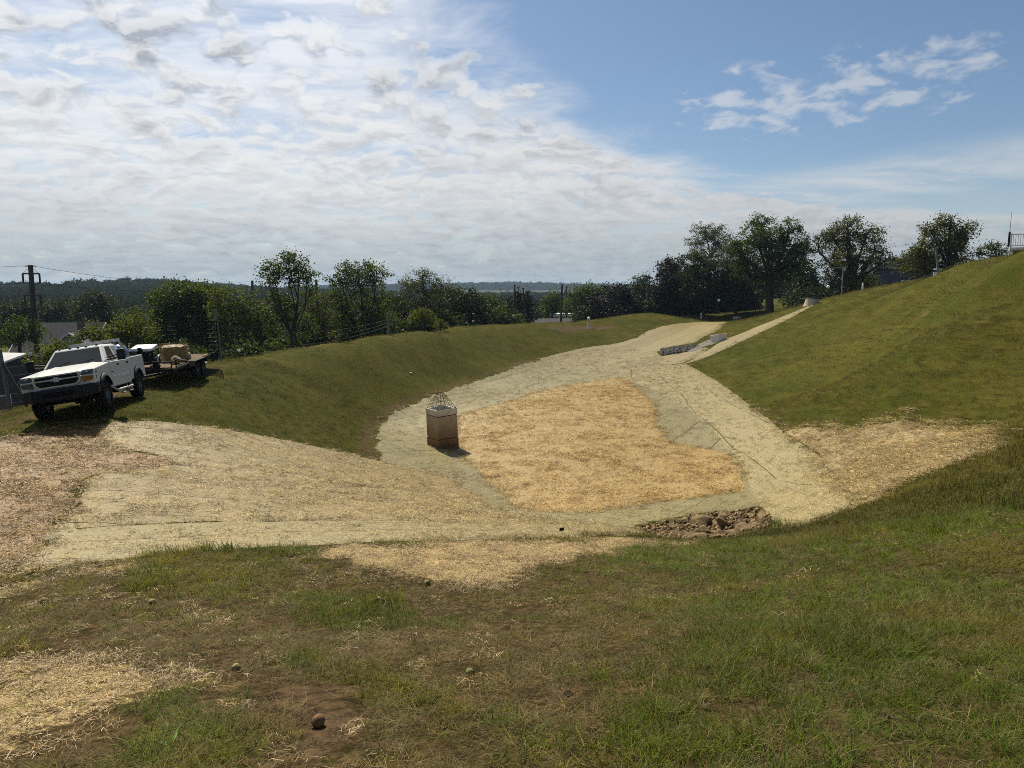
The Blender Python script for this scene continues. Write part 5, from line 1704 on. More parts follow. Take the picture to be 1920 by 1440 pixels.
pole_l, tl = pole(57, 497, 67, 75, 0.27, M['wood_pole'], 'tall dark pole at the far left with drop arms, leaning above the trees', arms=())
rb = pole_l.location
br = MB()
k = 75 / FPX
for s in (-1, 1):
    for y0, w, dn in ((513, 15.5, 18), (553, 14.5, 20)):
        c = Vector(pd(58 if y0 < 540 else 60.5, y0, 75)) - rb
        e = c + Vector((s * w * k, 0, 0))
        br.tube([c, e], 0.085, 6).tube([e, e + Vector((0, 0, -dn * k))], 0.095, 6)
        br.tube([c + Vector((0, 0, 13 * k)), e], 0.02, 4)
    br.tube([Vector(pd(57, 499, 75)) - rb, Vector(pd(57 + s * 10, 499, 75)) - rb], 0.05, 6)
br.build('drop_arm', M['wood_pole'], pole_l)
pole(473, 526, 473, 150, 0.30, M['wood_pole'], 'distant dark pole top just left of the tall sparse tree')
pole(593, 524, 593, 150, 0.30, M['wood_pole'], 'distant dark pole top just right of the tall sparse tree')
p405, t405 = pole(403, 580, 412, 44, 0.10, M['wood_grey'], 'slim grey pole beside the trailer ramps')
p728, t728 = pole(727, 588, 730, 66, 0.13, M['wood_grey'], 'grey pole half way along the dam crest')
pole(965, 534, 966, 118, 0.16, M['wood_pole'], 'left one of two thin poles before the dark conifers')
pole(981, 540, 983, 122, 0.14, M['wood_pole'], 'right one of two thin poles before the dark conifers')
p1054, t1054 = pole(1054, 533, 1051, 118, 0.17, M['wood_pole'], 'tall thin pole in front of the white building', arms=((1.6, 0.9, 0.10),))
pole(1062, 536, 1062, 140, 0.15, M['wood_pole'], 'thin pole just right of the tall one by the white building')
p1214, t1214 = pole(1214, 534, 1213, 122, 0.18, M['wood_grey'], 'pole with a crossarm before the dark trees, above the far channel', arms=((0.7, 0.95, 0.12),))
p1714, t1714 = pole(1714, 468, 1714, 92, 0.14, M['wood_pole'], 'dark pole left of the olive tree on the hill edge', arms=())
p1755, t1755 = pole(1755, 464, 1753, 84, 0.13, M['wood_grey'], 'grey pole in front of the olive tree on the hill edge')
for px, top_y, d, lab in ((1348, 563, 110, 'white globe lamp on a short post before the darkest trees'), (1104, 597, 100, 'white globe lamp low at the bare patch, middle distance'), (1553, 538, 94, 'white globe lamp on the right below the tall round tree')):
    tp = Vector(pd(px, top_y, d))
    r = empty('globe_lamp', (tp.x, d, gz(tp.x, d)), lab, 'lamp', 'white globe lamps')
    hgt = max(0.6, tp.z - r.location.z)
    MB().tube([(0, 0, -0.3), (0, 0, hgt - 0.18)], 0.035, 8).build('post', M['steel_black'], r)
    MB().lathe([(0.001, -0.22)] + [(0.22 * math.cos(a), 0.22 * math.sin(a)) for a in np.linspace(-1.3, 1.3, 9)] + [(0.001, 0.22)], (0, 0, hgt), 'z', 14).build('globe', M['globe'], r, 0, True)
# street light with a straight arm
tp = Vector(pd(1581, 502, 96))
r = empty('light_pole', (tp.x, 96, gz(tp.x, 96)), 'thin light pole with a flat top arm before the tall round tree', 'light pole')
hz = tp.z - r.location.z
MB().tube([(0, 0, -0.3), (0, 0, hz)], [0.07, 0.05], 8).build('shaft', M['steel_grey'], r)
MB().box((-0.5, 0, hz), (1.7, 0.10, 0.09)).build('arm', M['steel_grey'], r)
for px, py, d, lab in ((1617, 547, 86, 'short white post at the hill edge under the tall round tree'), (1103, 606, 98, 'tiny white post left of the low globe lamp'), (1315, 580, 112, 'small pale post in front of the darkest trees')):
    x = pd(px, py, d)[0]
    r = MB().box((0, 0, 0.35), (0.16, 0.16, 1.1)).build('marker_post', M['white_sheet'], None, 0.02)
    r.location = (x, d, gz(x, d))
    tag(r, lab, 'post', 'small pale posts')
# overhead lines
up = lambda p_, dz=0.0, dx=0.0: (p_.x + dx, p_.y, p_.z - dz)
for dx, y0 in ((-0.87, 531), (0.87, 531), (0.0, 498)):
    a = Vector(pd(57, y0, 75)) + Vector((dx, 0, 0))
    wire_run('power_line', [(a.x - 60, a.y - 12, a.z + 1.0), tuple(a), pd(473 + dx * 3, 527 + (y0 > 510) * 6, 150)], 1.2, {-0.87: 'left lower power line on the tall left pole', 0.87: 'right lower power line on the tall left pole', 0.0: 'uppermost power line on the tall left pole'}[dx], 0.022, 'power lines at the left')
for k_, dz in enumerate((1.2, 1.9, 2.5)):
    wire_run('utility_wire', [up(t405, dz * 0.9), up(t728, dz * 0.45), up(t1054, dz + 1.6)], 0.7, ('highest', 'middle', 'lowest')[k_] + ' of three wires between the grey poles along the dam', 0.008, 'wires along the dam')
for k_, dz in enumerate((0.5, 1.4)):
    wire_run('utility_wire', [up(t1054, dz + 1.1), up(t1214, dz), up(Vector(pd(1440, 540, 125)), dz), up(t1714, dz + 1)], 1.0, ('upper', 'lower')[k_] + ' wire crossing before the dark trees in the middle', 0.009, 'wires before the dark trees')


def build_fence():
    pts = [pd(20, 762, 27.2), pd(240, 700, 36), pd(330, 690, 41)]
    x0, y0 = pts[0][0], pts[0][1]
    z0 = gz(x0, y0)
    r = empty('wire_fence', (x0, y0, z0), 'tall wire fence with a braced end post along the outer dam edge', 'fence')
    tops = []
    for i, p_ in enumerate(pts):
        x, y = p_[0], p_[1]
        z = gz(x, y)
        h_ = 2.35 if i == 0 else 2.0
        MB().tube([(x - x0, y - y0, z - z0 - 0.3), (x - x0 - 0.22 * (i == 0), y - y0, z - z0 + h_)], 0.07 if i == 0 else 0.04, 8).build('post', M['wood_grey'] if i else simple('grey fence post', (0.11, 0.11, 0.115), 0.7), r)
        tops.append((x - x0, y - y0, z - z0))
    MB().tube([(-0.18, 0, 1.85), (0.95, -0.35, gz(x0 + 0.95, y0 - 0.35) - z0 - 0.1)], 0.06, 8).build('brace', M['wood_pole'], r)
    for h_ in (0.25, 0.6, 0.95, 1.3, 1.65):
        m = MB()
        for a, b in zip([(-6, -3.0, -0.8)] + tops, tops):
            m.tube([(a[0], a[1], a[2] + h_), (b[0], b[1], b[2] + h_)], 0.005, 4, False)
        m.build('wire', M['wire'], r)


build_fence()


# ------------------------------------------------------------------ buildings
def gable(name, label, cat, c, yaw, L, W, zg, eave, ridge, wall, roof, over=0.35, wins=(), chimney=False, door=None, parts=None):
    """ridge along local x; zg = ground under it; eave and ridge heights above zg"""
    r = empty(name, (c[0], c[1], zg), label, cat, None, (0, 0, yaw))
    w = MB()
    w.add([(-L / 2, -W / 2, -1), (L / 2, -W / 2, -1), (L / 2, W / 2, -1), (-L / 2, W / 2, -1), (-L / 2, -W / 2, eave), (L / 2, -W / 2, eave), (L / 2, W / 2, eave), (-L / 2, W / 2, eave), (-L / 2, 0, ridge), (L / 2, 0, ridge)],
          [(0, 1, 5, 4), (2, 3, 7, 6), (1, 2, 6, 9, 5), (3, 0, 4, 8, 7), (4, 5, 9, 8), (6, 7, 8, 9)])
    w.build('wall', wall, r)
    k = (ridge - eave) / (W / 2)
    rf = None
    for s in (-1, 1):
        yo = s * (W / 2 + over)
        zo = eave - over * k
        t = 0.10
        m = MB().hexa([(-L / 2 - over, yo, zo + 0.03), (L / 2 + over, yo, zo + 0.03), (L / 2 + over, 0, ridge + 0.03), (-L / 2 - over, 0, ridge + 0.03), (-L / 2 - over, yo, zo + t), (L / 2 + over, yo, zo + t), (L / 2 + over, 0, ridge + t), (-L / 2 - over, 0, ridge + t)])
        ro = m.build('roof', roof, r)
        rf = rf or ro
        MB().box((0, yo, zo + 0.02), (L + 2 * over, 0.06, 0.16)).build('gutter', M['wall_white'], r)
        for e in (-1, 1):
            a, b = Vector((e * (L / 2 + over + 0.02), yo, zo + 0.03)), Vector((e * (L / 2 + over + 0.02), 0, ridge + 0.03))
            MB().tube([a, b], 0.09, 4).build('bargeboard', M['wall_white'], r)
    if chimney:
        MB().box((L * 0.2, 0.4, ridge + 0.5), (0.7, 0.7, 1.6)).build('chimney', M['wall_dark'], rf)
    for fx, side, z, ww, hh in wins:
        if side in (-1, 1):
            cpos, sz = (fx * L / 2, side * (W / 2 + 0.02), z), (ww, 0.10, hh)
            psz, ppos = (ww * 0.8, 0.04, hh * 0.84), (fx * L / 2, side * (W / 2 + 0.075), z)
        else:
            e = 1 if side == 2 else -1
            cpos, sz = (e * (L / 2 + 0.02), fx * W / 2, z), (0.10, ww, hh)
            psz, ppos = (0.04, ww * 0.8, hh * 0.84), (e * (L / 2 + 0.075), fx * W / 2, z)
        f = MB().box(cpos, sz).build('window', M['wall_white'], r)
        MB().box(ppos, psz).build('pane', M['pane'], f)
    return r


def build_buildings():
    P0 = Vector(pd(50, 662, 50))
    yaw = R(-14)
    L_, W_ = 16, 12
    ex = Vector((math.cos(yaw), math.sin(yaw), 0))
    c = P0 - ex * (L_ / 2 + 0.4)
    zg = gz(c.x, c.y)
    gable('metal_shed', 'low building with a grey metal roof at the left edge below the dam', 'shed', c, yaw, L_, W_, zg, P0.z - zg - 1.5, P0.z - zg - 0.1, M['wall_dark'], M['roof_metal'], wins=((-0.3, 2, 2.6, 1.2, 1.1),))
    P1 = Vector(pd(122, 606, 92))
    zg = gz(P1.x, P1.y)
    gable('house', 'dark shingled house with a chimney behind the shrubs at left', 'house', P1, R(10), 9, 8, zg, P1.z - zg - 3.2, P1.z - zg, M['wall_dark'], M['roof_grey'], chimney=True, wins=((-0.3, -1, 3.0, 1, 1.3), (0.3, -1, 3.0, 1, 1.3)))
    P2 = Vector(pd(168, 621, 80))
    zg = gz(P2.x, P2.y)
    gable('house', 'pale gabled house with two white windows just above the pickup roof', 'house', P2, R(95), 8, 6.5, zg, P2.z - zg - 2.2, P2.z - zg, M['wall_pale'], M['roof_grey'], wins=((-0.25, -1, P2.z - zg - 1.6, 0.6, 1.5), (0.2, -2, P2.z - zg - 1.5, 0.55, 1.4), (-0.25, -2, P2.z - zg - 1.5, 0.55, 1.4)))
    P3 = Vector(pd(1030, 598, 135))
    zg = gz(P3.x, P3.y)
    gable('house', 'low house with a wide grey roof beyond the dam, middle distance', 'house', P3, R(12), 10, 9, zg, P3.z - zg - 1.6, P3.z - zg, M['wall_pale'], M['roof_grey'], wins=((-0.5, -1, 2.4, 1, 1.2), (0.4, -1, 2.4, 1, 1.2)))
    P4 = Vector(pd(1058, 586, 165))
    zg = gz(P4.x, P4.y)
    r = empty('white_building', (P4.x, P4.y, zg), 'white flat-roofed building beyond the grey roof, middle distance', 'building', None, (0, 0, R(-8)))
    hh = P4.z - zg
    MB().box((0, 0, hh / 2 - 0.5), (5.6, 6, hh - 0.2)).build('wall', M['wall_white'], r)
    MB().box((0, 0, hh - 0.45), (6.2, 6.6, 0.5)).build('roof', M['wall_white'], r)
    for x in (-1.8, 0, 1.8):
        f = MB().box((x, -3.02, hh - 1.6), (1.4, 0.1, 1.2)).build('window', M['wall_dark'], r)
        MB().box((x, -3.08, hh - 1.6), (1.2, 0.04, 1.0)).build('pane', M['pane'], f)
    P5 = Vector(pd(1682, 484, 165))
    zg = gz(P5.x, P5.y)
    gable('barn', 'slate-blue barn with a grey roof between the two right-hand trees', 'barn', P5, R(-6), 12, 9, zg, P5.z - zg - 2.3, P5.z - zg, M['wall_blue'], M['roof_grey'], wins=((-0.45, -1, P5.z - zg - 3.4, 0.5, 0.6), (0.35, -1, P5.z - zg - 3.4, 0.5, 0.6), (0.1, -1, 1.2, 2.6, 2.2)))
    # raised deck at the right edge
    x0 = pd(1893, 464, 58)
    zg = gz(x0[0] + 2, 60)
    r = empty('wooden_deck', (x0[0], 58, zg), 'raised deck with a white railing on the hilltop at the right edge', 'deck', None, (0, 0, R(-33)))
    z = x0[2] - zg
    Ld, Wd = 5.5, 3.5
    MB().box((Ld / 2, Wd / 2, z - 0.12), (Ld, Wd, 0.22)).build('platform', M['white_sheet'], r)
    MB().box((Ld / 2, Wd / 2 + 0.3, (z - 0.3) / 2 - 0.4), (Ld - 0.5, Wd - 0.6, z + 0.4)).build('skirt', M['wall_dark'], r)
    for x in (0.06, 1.6, 3.2, 5.0):
        MB().box((x, 0.05, (z + 0.1) / 2 - 0.3), (0.10, 0.10, z + 0.5)).build('support', M['white_sheet'], r)
        MB().box((x, 0.05, z + 0.55), (0.10, 0.10, 1.1)).build('rail_post', M['white_sheet'], r)
    for zz in (z + 0.12, z + 1.02):
        MB().box((Ld / 2, 0.05, zz), (Ld, 0.06, 0.07)).build('rail', M['white_sheet'], r)
        MB().box((0.05, Wd / 2, zz), (0.06, Wd, 0.07)).build('rail', M['white_sheet'], r)
    for x in np.arange(0.2, Ld, 0.16):
        MB().box((x, 0.05, z + 0.57), (0.035, 0.035, 0.86)).build('baluster', M['white_sheet'], r)
    for y in np.arange(0.3, Wd, 0.3):
        MB().box((0.05, y, z + 0.57), (0.035, 0.035, 0.86)).build('baluster', M['white_sheet'], r)
    MB().box((1.6, 0.5, z + 0.65), (1.3, 0.05, 1.0)).build('screen', M['wall_pale'], r)
    tp, bs = Vector(pd(1897, 397, 57)), Vector(pd(1890, 470, 57))
    r = empty('antenna_mast', (bs.x, bs.y, gz(bs.x, bs.y)), 'thin whip antenna on a dark mast beside the white railing', 'antenna')
    o_ = r.location
    md = bs.lerp(tp, 0.48)
    MB().tube([tuple(Vector((bs.x, bs.y, o_.z - 0.2)) - o_), tuple(bs.lerp(tp, 0.12) - o_)], 0.03, 6).build('base', M['steel_grey'], r)
    MB().tube([tuple(bs.lerp(tp, 0.10) - o_), tuple(md - o_)], 0.075, 8).build('mast', M['steel_black'], r)
    MB().tube([tuple(md - o_), tuple(tp - o_)], [0.03, 0.012], 6).build('whip', M['steel_grey'], r)
    # paved and gravel ground beyond the fence, lane below the barn
    REG['yard'] = np.array([(-52, 44), (-24, 40), (-26, 60), (-36, 78), (-60, 74)], float)
    o = drape('gravel_yard', 'yard', M['gravel'], 0.12, None, None, 2.0, 0.8)
    tag(o, kind='structure')
    REG['lane'] = np.array([(60, 150), (72, 150), (92, 158), (92, 163), (60, 156)], float)
    o = drape('barn_lane', 'lane', M['asphalt'], 0.12, None, None, 2.0, 0.2)
    tag(o, kind='structure')


build_buildings()

# ------------------------------------------------------------------ trees
def mat_leaf(name, base, var, transl=0.4, back=(1.5, 1.55, 0.55), SPEC=0.12):
    m, t = mat_new(name)
    rnd = t.n('Attribute', attribute_name='rnd').outputs['Fac']
    c = t.mix(rnd, tuple(k * (1 - var) for k in base), tuple(k * (1 + var) for k in base))
    c = t.mix(t.m('MULTIPLY', t.sstep(rnd, 0.80, 1.0), 0.5), c, (base[0] * 2.2, base[1] * 1.7, base[2] * 1.1))
    p = t.n('BsdfPrincipled', {'Base Color': c, 'Roughness': 0.6, 'Specular IOR Level': SPEC})
    tr = t.n('BsdfTranslucent', {'Color': t.mix(1.0, c, back, 'MULTIPLY')})
    mx = t.n('MixShader', {0: transl, 1: p.outputs[0], 2: tr.outputs[0]})
    t.put(t.n('OutputMaterial').inputs[0], mx.outputs[0])
    return m


LEAF = {
    'green': mat_leaf('mid green leaves', (0.040, 0.062, 0.014), 0.35),
    'yellow': mat_leaf('yellow-green leaves', (0.058, 0.070, 0.012), 0.35, 0.45),
    'dark': mat_leaf('dark green leaves', (0.024, 0.036, 0.012), 0.35, 0.25),
    'maroon': mat_leaf('dark purplish leaves', (0.024, 0.022, 0.018), 0.4, 0.15, (1.3, 1.2, 1.0)),
    'grey': mat_leaf('greyish thin leaves', (0.052, 0.060, 0.028), 0.3, 0.35),
    'olive': mat_leaf('olive leaves', (0.055, 0.058, 0.013), 0.35, 0.4),
    'conifer': mat_leaf('conifer needles', (0.018, 0.030, 0.016), 0.3, 0.1),
    'brushleaf': mat_leaf('undergrowth leaves', (0.028, 0.042, 0.010), 0.4, 0.3),
    'blue': mat_leaf('far hill foliage', (0.017, 0.026, 0.010), 0.4, 0.2, SPEC=0.0),
}
M['bark'] = simple('tree bark', (0.040, 0.033, 0.026), 0.95, 0, 0.35, 5, 0.1)


def leaf_quads(C, n_per, spread, size, g):
    """clumps of folded leaf faces round the centres C (k,3) with spread (k,)"""
    k = len(C)
    cl = np.repeat(np.arange(k), n_per)
    n = len(cl)
    P = C[cl] + g.normal(0, 1, (n, 3)) * spread[cl][:, None] * np.array([0.55, 0.55, 0.42])
    nrm = g.normal(0, 1, (n, 3)) + np.array([0, 0, 0.6])
    nrm /= np.linalg.norm(nrm, axis=1, keepdims=True)
    a = np.cross(nrm, g.normal(0, 1, (n, 3)))
    a /= np.linalg.norm(a, axis=1, keepdims=True) + 1e-9
    b = np.cross(nrm, a)
    s = (size * g.uniform(0.6, 1.4, n))[:, None]
    V = np.stack([P - a * s * 0.6, P - b * s * 0.38, P + a * s * 0.6, P + b * s * 0.38], 1).reshape(-1, 3)
    F = np.arange(n * 4).reshape(-1, 4)
    rnd = np.clip(g.uniform(0.2, 0.8, k)[cl] + g.normal(0, 0.18, n), 0, 1)
    return V, F, np.repeat(rnd, 4)


def tube_np(p0, p1, r0, r1, n, V, F, bow=None):
    d = p1 - p0
    L = np.linalg.norm(d) + 1e-9
    t = d / L
    a = np.cross(t, [0.3, 0.8, 0.5])
    a /= np.linalg.norm(a) + 1e-9
    b = np.cross(t, a)
    ang = np.arange(n) * 2 * math.pi / n
    ring = np.cos(ang)[:, None] * a + np.sin(ang)[:, None] * b
    pts = [(p0, r0), (p1, r1)] if bow is None else [(p0, r0), ((p0 + p1) / 2 + bow, (r0 + r1) / 2), (p1, r1)]
    base = len(V)
    for p, r in pts:
        V.extend(p + ring * r)
    for s in range(len(pts) - 1):
        for q in range(n):
            F.append((base + s * n + q, base + s * n + (q + 1) % n, base + (s + 1) * n + (q + 1) % n, base + (s + 1) * n + q))


def tree(label, name, base_px, d, lobes, kind='green', dens=1.0, leaf=0.20, clump=0.75, per=34, trunk=0.22, stems=1, group=None, shell=0.5, seed=None, cat='tree', twigs=0.7, base_d=0.0, fork=None):
    """lobes: (px, py, rx, ry) outlines of the crown as seen in the photo, given depth as round masses at distance d"""
    g = np.random.default_rng(seed if seed is not None else int(base_px * 7 + d * 13 + len(lobes)))
    bx = pd(base_px, 600, d)[0]
    gb = gz(bx, d + base_d)
    root = empty(name, (bx, d + base_d, gb), label, cat, group)
    O = np.array([bx, d + base_d, gb])
    k = d / FPX
    V, F, cents, spr = [], [], [], []
    cen = []
    xm = np.mean([l[0] for l in lobes])
    for (px, py, rx, ry) in lobes:
        c = np.array(pd(px, py, d)) - O
        wide = (max(l[0] + l[2] for l in lobes) - min(l[0] - l[2] for l in lobes)) / 2
        dep = wide * k * 0.55
        c[1] += g.uniform(-dep, dep) * 0.8
        cen.append((c, rx * k, ry * k))
    low = min(c[2] - rz for c, rx, rz in cen)
    topz = max(c[2] + rz for c, rx, rz in cen)
    # trunk up to the fork, then a limb to every mass of the crown
    mx = np.mean([c[0] for c, _, _ in cen])
    forks = []
    for s in range(stems):
        fz = max(0.8, low + (topz - low) * (0.12 if fork is None else fork))
        fp = np.array([mx * 0.35 + (s - (stems - 1) / 2) * 0.9 + g.normal(0, 0.2), g.normal(0, 0.3), fz])
        b0 = np.array([(s - (stems - 1) / 2) * 0.5, 0, -0.5])
        tube_np(b0, fp, trunk * 1.25, trunk * 0.8, 8, V, F, np.array([g.normal(0, .12), g.normal(0, .12), 0]))
        forks.append(fp)
    for (c, rx, rz) in cen:
        fp = min(forks, key=lambda q: np.linalg.norm(q - c))
        hub = c - np.array([0, 0, rz * 0.35])
        L = np.linalg.norm(hub - fp)
        if hub[2] > fp[2] - 0.5:
            tube_np(fp, hub, trunk * 0.55, trunk * 0.28, 6, V, F, np.array([g.normal(0, .05) * L, g.normal(0, .05) * L, 0.02 * L]))
            tube_np(hub, c + np.array([0, 0, rz * 0.5]), trunk * 0.28, trunk * 0.08, 5, V, F)
        vol = rx * rx * rz
        n = max(5, int(dens * 9.0 * vol ** 0.66 / clump ** 1.4))
        u = g.normal(0, 1, (n, 3))
        u /= np.linalg.norm(u, axis=1, keepdims=True)
        rad = (1 - shell * g.uniform(0, 1, n) ** 1.6)
        wob = 1 + 0.16 * np.sin(3.1 * u[:, 0] + g.uniform(0, 6)) * np.sin(2.7 * u[:, 2] + g.uniform(0, 6)) + g.normal(0, 0.07, n)
        q = c + u * (rad * wob)[:, None] * np.array([rx, max(rx, rz) * 0.9, rz])
        cents.append(q)
        spr.append(clump * g.uniform(0.5, 1.15, n))
        for p in q[g.uniform(size=n) < twigs]:
            tube_np(hub + (c - hub) * g.uniform(0, 1.3), p, trunk * 0.12 + 0.01, 0.012, 3, V, F, np.array([0, 0, g.normal(0, .08) * rx]))
    link('trunk', np_mesh('trunk', np.array(V), np.array(F), True), root, M['bark'])
    C, S = np.concatenate(cents), np.concatenate(spr)
    LV, LF, rn = leaf_quads(C, per, S, leaf, g)
    link('crown', np_mesh('crown', LV, LF, False, {'rnd': rn}), root, LEAF[kind])
    return root


def copy_tree(o, loc, rz, sc, label, group):
    c = o.copy()
    col.objects.link(c)
    c.location, c.rotation_euler, c.scale = loc, (0, 0, rz), (sc, sc, sc)
    c['label'] = label
    if group:
        c['group'] = group
    for ch in o.children:
        e = ch.copy()
        col.objects.link(e)
        e.parent = c
    return c


def build_trees():
    D = 'deciduous_tree'
    # left of the frame to the middle, beyond the dam
    tree('broad dark green tree behind the trailer, left end of the tree row', D, 345, 80, [(352, 556, 52, 32), (312, 575, 30, 36), (388, 562, 34, 34), (340, 605, 60, 40), (300, 615, 26, 30), (385, 612, 40, 40), (345, 645, 60, 26), (330, 545, 22, 18)], 'green', 1.15, 0.21, 0.8, 40, 0.28)
    tree('yellow-green tree right of the broad dark one behind the trailer', D, 440, 76, [(430, 572, 34, 34), (462, 585, 30, 36), (420, 615, 38, 38), (470, 625, 34, 36), (445, 650, 50, 22), (412, 560, 18, 22)], 'yellow', 1.0, 0.20, 0.8, 34, 0.18)
    tree('tall sparse two-stemmed tree rising highest in the left tree row', D, 560, 72, [(540, 490, 26, 17), (562, 496, 24, 17), (518, 508, 24, 18), (572, 514, 20, 18), (506, 528, 18, 14), (545, 522, 36, 20), (508, 550, 16, 14), (575, 548, 18, 18), (535, 580, 26, 26), (560, 610, 30, 26)], 'green', 0.85, 0.18, 0.68, 32, 0.17, 2, fork=0.05)
    tree('low bushy tree left of the tall sparse two-stemmed tree', D, 495, 78, [(490, 605, 30, 32), (510, 635, 36, 26), (470, 650, 30, 18)], 'green', 1.0, 0.19, 0.75, 34, 0.14)
    tree('leafy tree in the gap right of the tall sparse two-stemmed tree', D, 600, 80, [(598, 570, 26, 26), (585, 605, 30, 30), (612, 612, 28, 34), (600, 640, 36, 20)], 'olive', 0.95, 0.19, 0.75, 32, 0.16)
    tree('wide open-crowned sparse tree, second tall one in the left row', D, 672, 82, [(672, 506, 40, 16), (642, 524, 28, 16), (708, 514, 28, 20), (672, 532, 50, 20), (640, 560, 30, 22), (700, 560, 36, 26), (660, 595, 40, 30), (705, 600, 32, 30)], 'green', 0.85, 0.18, 0.66, 30, 0.17, 2, fork=0.02)
    tree('dense low tree under the wide open-crowned one', D, 650, 86, [(640, 590, 30, 30), (665, 612, 40, 24), (700, 590, 30, 34), (725, 606, 24, 28)], 'green', 1.0, 0.2, 0.8, 34, 0.16)
    tree('grey thin-topped tree with fine bare twigs, third of the sparse row', D, 792, 90, [(792, 518, 30, 14), (770, 535, 32, 16), (826, 535, 26, 16), (795, 545, 48, 20), (850, 545, 18, 12), (795, 575, 42, 24)], 'grey', 0.75, 0.15, 0.6, 26, 0.16, 2, fork=0.02, twigs=1.0)
    tree('dark thicket tree below the grey thin-topped one', D, 760, 96, [(750, 580, 30, 28), (775, 596, 34, 22), (730, 600, 24, 24), (815, 575, 26, 26)], 'dark', 1.0, 0.22, 0.85, 34, 0.2)
    tree('small round yellow-green tree glowing before the dark thicket', D, 792, 80, [(792, 588, 18, 13), (780, 600, 14, 10), (806, 602, 12, 9)], 'yellow', 1.1, 0.17, 0.55, 36, 0.10)
    tree('small bright shrub at the edge of the dam grass', 'shrub', 824, 76, [(822, 611, 9, 6), (832, 614, 8, 5), (826, 604, 5, 5)], 'yellow', 1.0, 0.14, 0.4, 30, 0.05, cat='shrub')
    tree('dark dense tree left of the distant conifers', D, 868, 100, [(858, 565, 28, 26), (885, 572, 26, 24), (850, 590, 34, 18), (900, 590, 26, 20), (872, 552, 18, 12)], 'dark', 1.1, 0.22, 0.85, 36, 0.22)
    tree('mid green tree just left of the dark conifers', D, 925, 108, [(918, 572, 24, 24), (935, 585, 22, 20), (905, 592, 24, 14)], 'green', 1.0, 0.22, 0.85, 34, 0.2)
    for i, (px, d, top, lab) in enumerate(((955, 122, 556, 'short dark conifer, left of the pair by the two thin poles'), (972, 126, 542, 'tall dark conifer between the two thin poles'), (990, 124, 548, 'tall dark conifer right of the two thin poles'))):
        lob = [(px, top + 6, 4, 8), (px, top + 18, 8, 10), (px, top + 32, 12, 12), (px, top + 48, 14, 12)]
        tree(lab, 'conifer', px, d, lob, 'conifer', 1.5, 0.22, 0.7, 34, 0.16, shell=0.7, fork=0.5, cat='conifer')
    tree('small round tree right of the conifers, above the grey roof', D, 1035, 150, [(1035, 562, 16, 14), (1026, 578, 18, 14), (1044, 578, 14, 14)], 'green', 1.0, 0.28, 1.0, 34, 0.22)
    tree('green tree behind the white building', D, 1092, 132, [(1090, 552, 26, 18), (1110, 548, 24, 16), (1080, 572, 24, 22), (1108, 575, 26, 22), (1125, 560, 18, 18)], 'green', 1.05, 0.25, 0.95, 34, 0.24)
    tree('dark purplish rounded tree at the middle of the picture', D, 1150, 122, [(1150, 556, 34, 24), (1120, 572, 26, 20), (1180, 565, 20, 22), (1150, 582, 44, 18), (1165, 545, 18, 14)], 'maroon', 1.3, 0.26, 0.95, 36, 0.26)
    tree('dark bluish-green tree between the purplish one and the darkest trees', D, 1205, 138, [(1206, 532, 22, 20), (1198, 555, 22, 20), (1218, 560, 18, 22), (1200, 576, 24, 12)], 'dark', 1.1, 0.26, 0.95, 36, 0.24)
    tree('bare dead tree poking above the bluish-green one', D, 1212, 142, [(1212, 508, 10, 7), (1205, 515, 7, 6)], 'grey', 0.25, 0.14, 0.5, 6, 0.10, twigs=1.0, fork=0.0)
    tree('very dark round tree, left one of the darkest three', D, 1262, 120, [(1262, 506, 28, 24), (1246, 530, 24, 26), (1276, 540, 28, 30), (1256, 562, 32, 20), (1238, 552, 16, 20)], 'maroon', 1.4, 0.26, 0.95, 38, 0.26)
    tree('very dark broad tree, middle one of the darkest three', D, 1318, 116, [(1312, 498, 34, 26), (1335, 515, 32, 30), (1296, 528, 28, 30), (1320, 550, 42, 26), (1345, 560, 28, 18)], 'dark', 1.4, 0.26, 0.95, 38, 0.28)
    tree('very dark tree, right one of the darkest three, hiding the lawn', D, 1378, 118, [(1372, 508, 26, 26), (1392, 530, 26, 30), (1362, 545, 28, 26), (1385, 565, 30, 14), (1400, 552, 18, 16)], 'maroon', 1.4, 0.26, 0.95, 38, 0.28)
    tree('open-crowned tall tree rising behind the darkest three', D, 1328, 146, [(1318, 436, 26, 16), (1346, 432, 22, 14), (1300, 458, 20, 12), (1340, 456, 34, 20), (1312, 475, 24, 14), (1362, 470, 22, 20)], 'grey', 0.75, 0.20, 0.8, 30, 0.28, fork=0.1)
    tree('tallest leafy tree with a thick trunk standing on the lawn', D, 1443, 108, [(1438, 420, 24, 20), (1470, 432, 24, 18), (1412, 446, 30, 20), (1445, 450, 34, 22), (1482, 462, 28, 22), (1398, 474, 30, 24), (1440, 482, 44, 24), (1488, 495, 30, 24), (1410, 506, 34, 22), (1458, 515, 42, 20), (1380, 460, 18, 18), (1498, 470, 14, 14)], 'green', 0.95, 0.21, 0.8, 38, 0.55, fork=0.06)
    tree('dark tree filling the gap right of the tallest leafy tree', D, 1512, 118, [(1512, 510, 22, 26), (1505, 540, 26, 22), (1525, 540, 20, 26)], 'dark', 1.1, 0.24, 0.9, 36, 0.3)
    tree('tall round airy tree right of the tallest, above the hill edge', D, 1602, 102, [(1600, 420, 28, 18), (1570, 436, 26, 18), (1630, 438, 28, 20), (1600, 448, 40, 20), (1548, 462, 22, 18), (1650, 466, 20, 20), (1590, 480, 44, 22), (1635, 490, 26, 20), (1560, 495, 28, 20), (1600, 512, 50, 20), (1570, 530, 40, 16), (1625, 530, 30, 14)], 'olive', 0.78, 0.20, 0.78, 36, 0.45, fork=0.08)
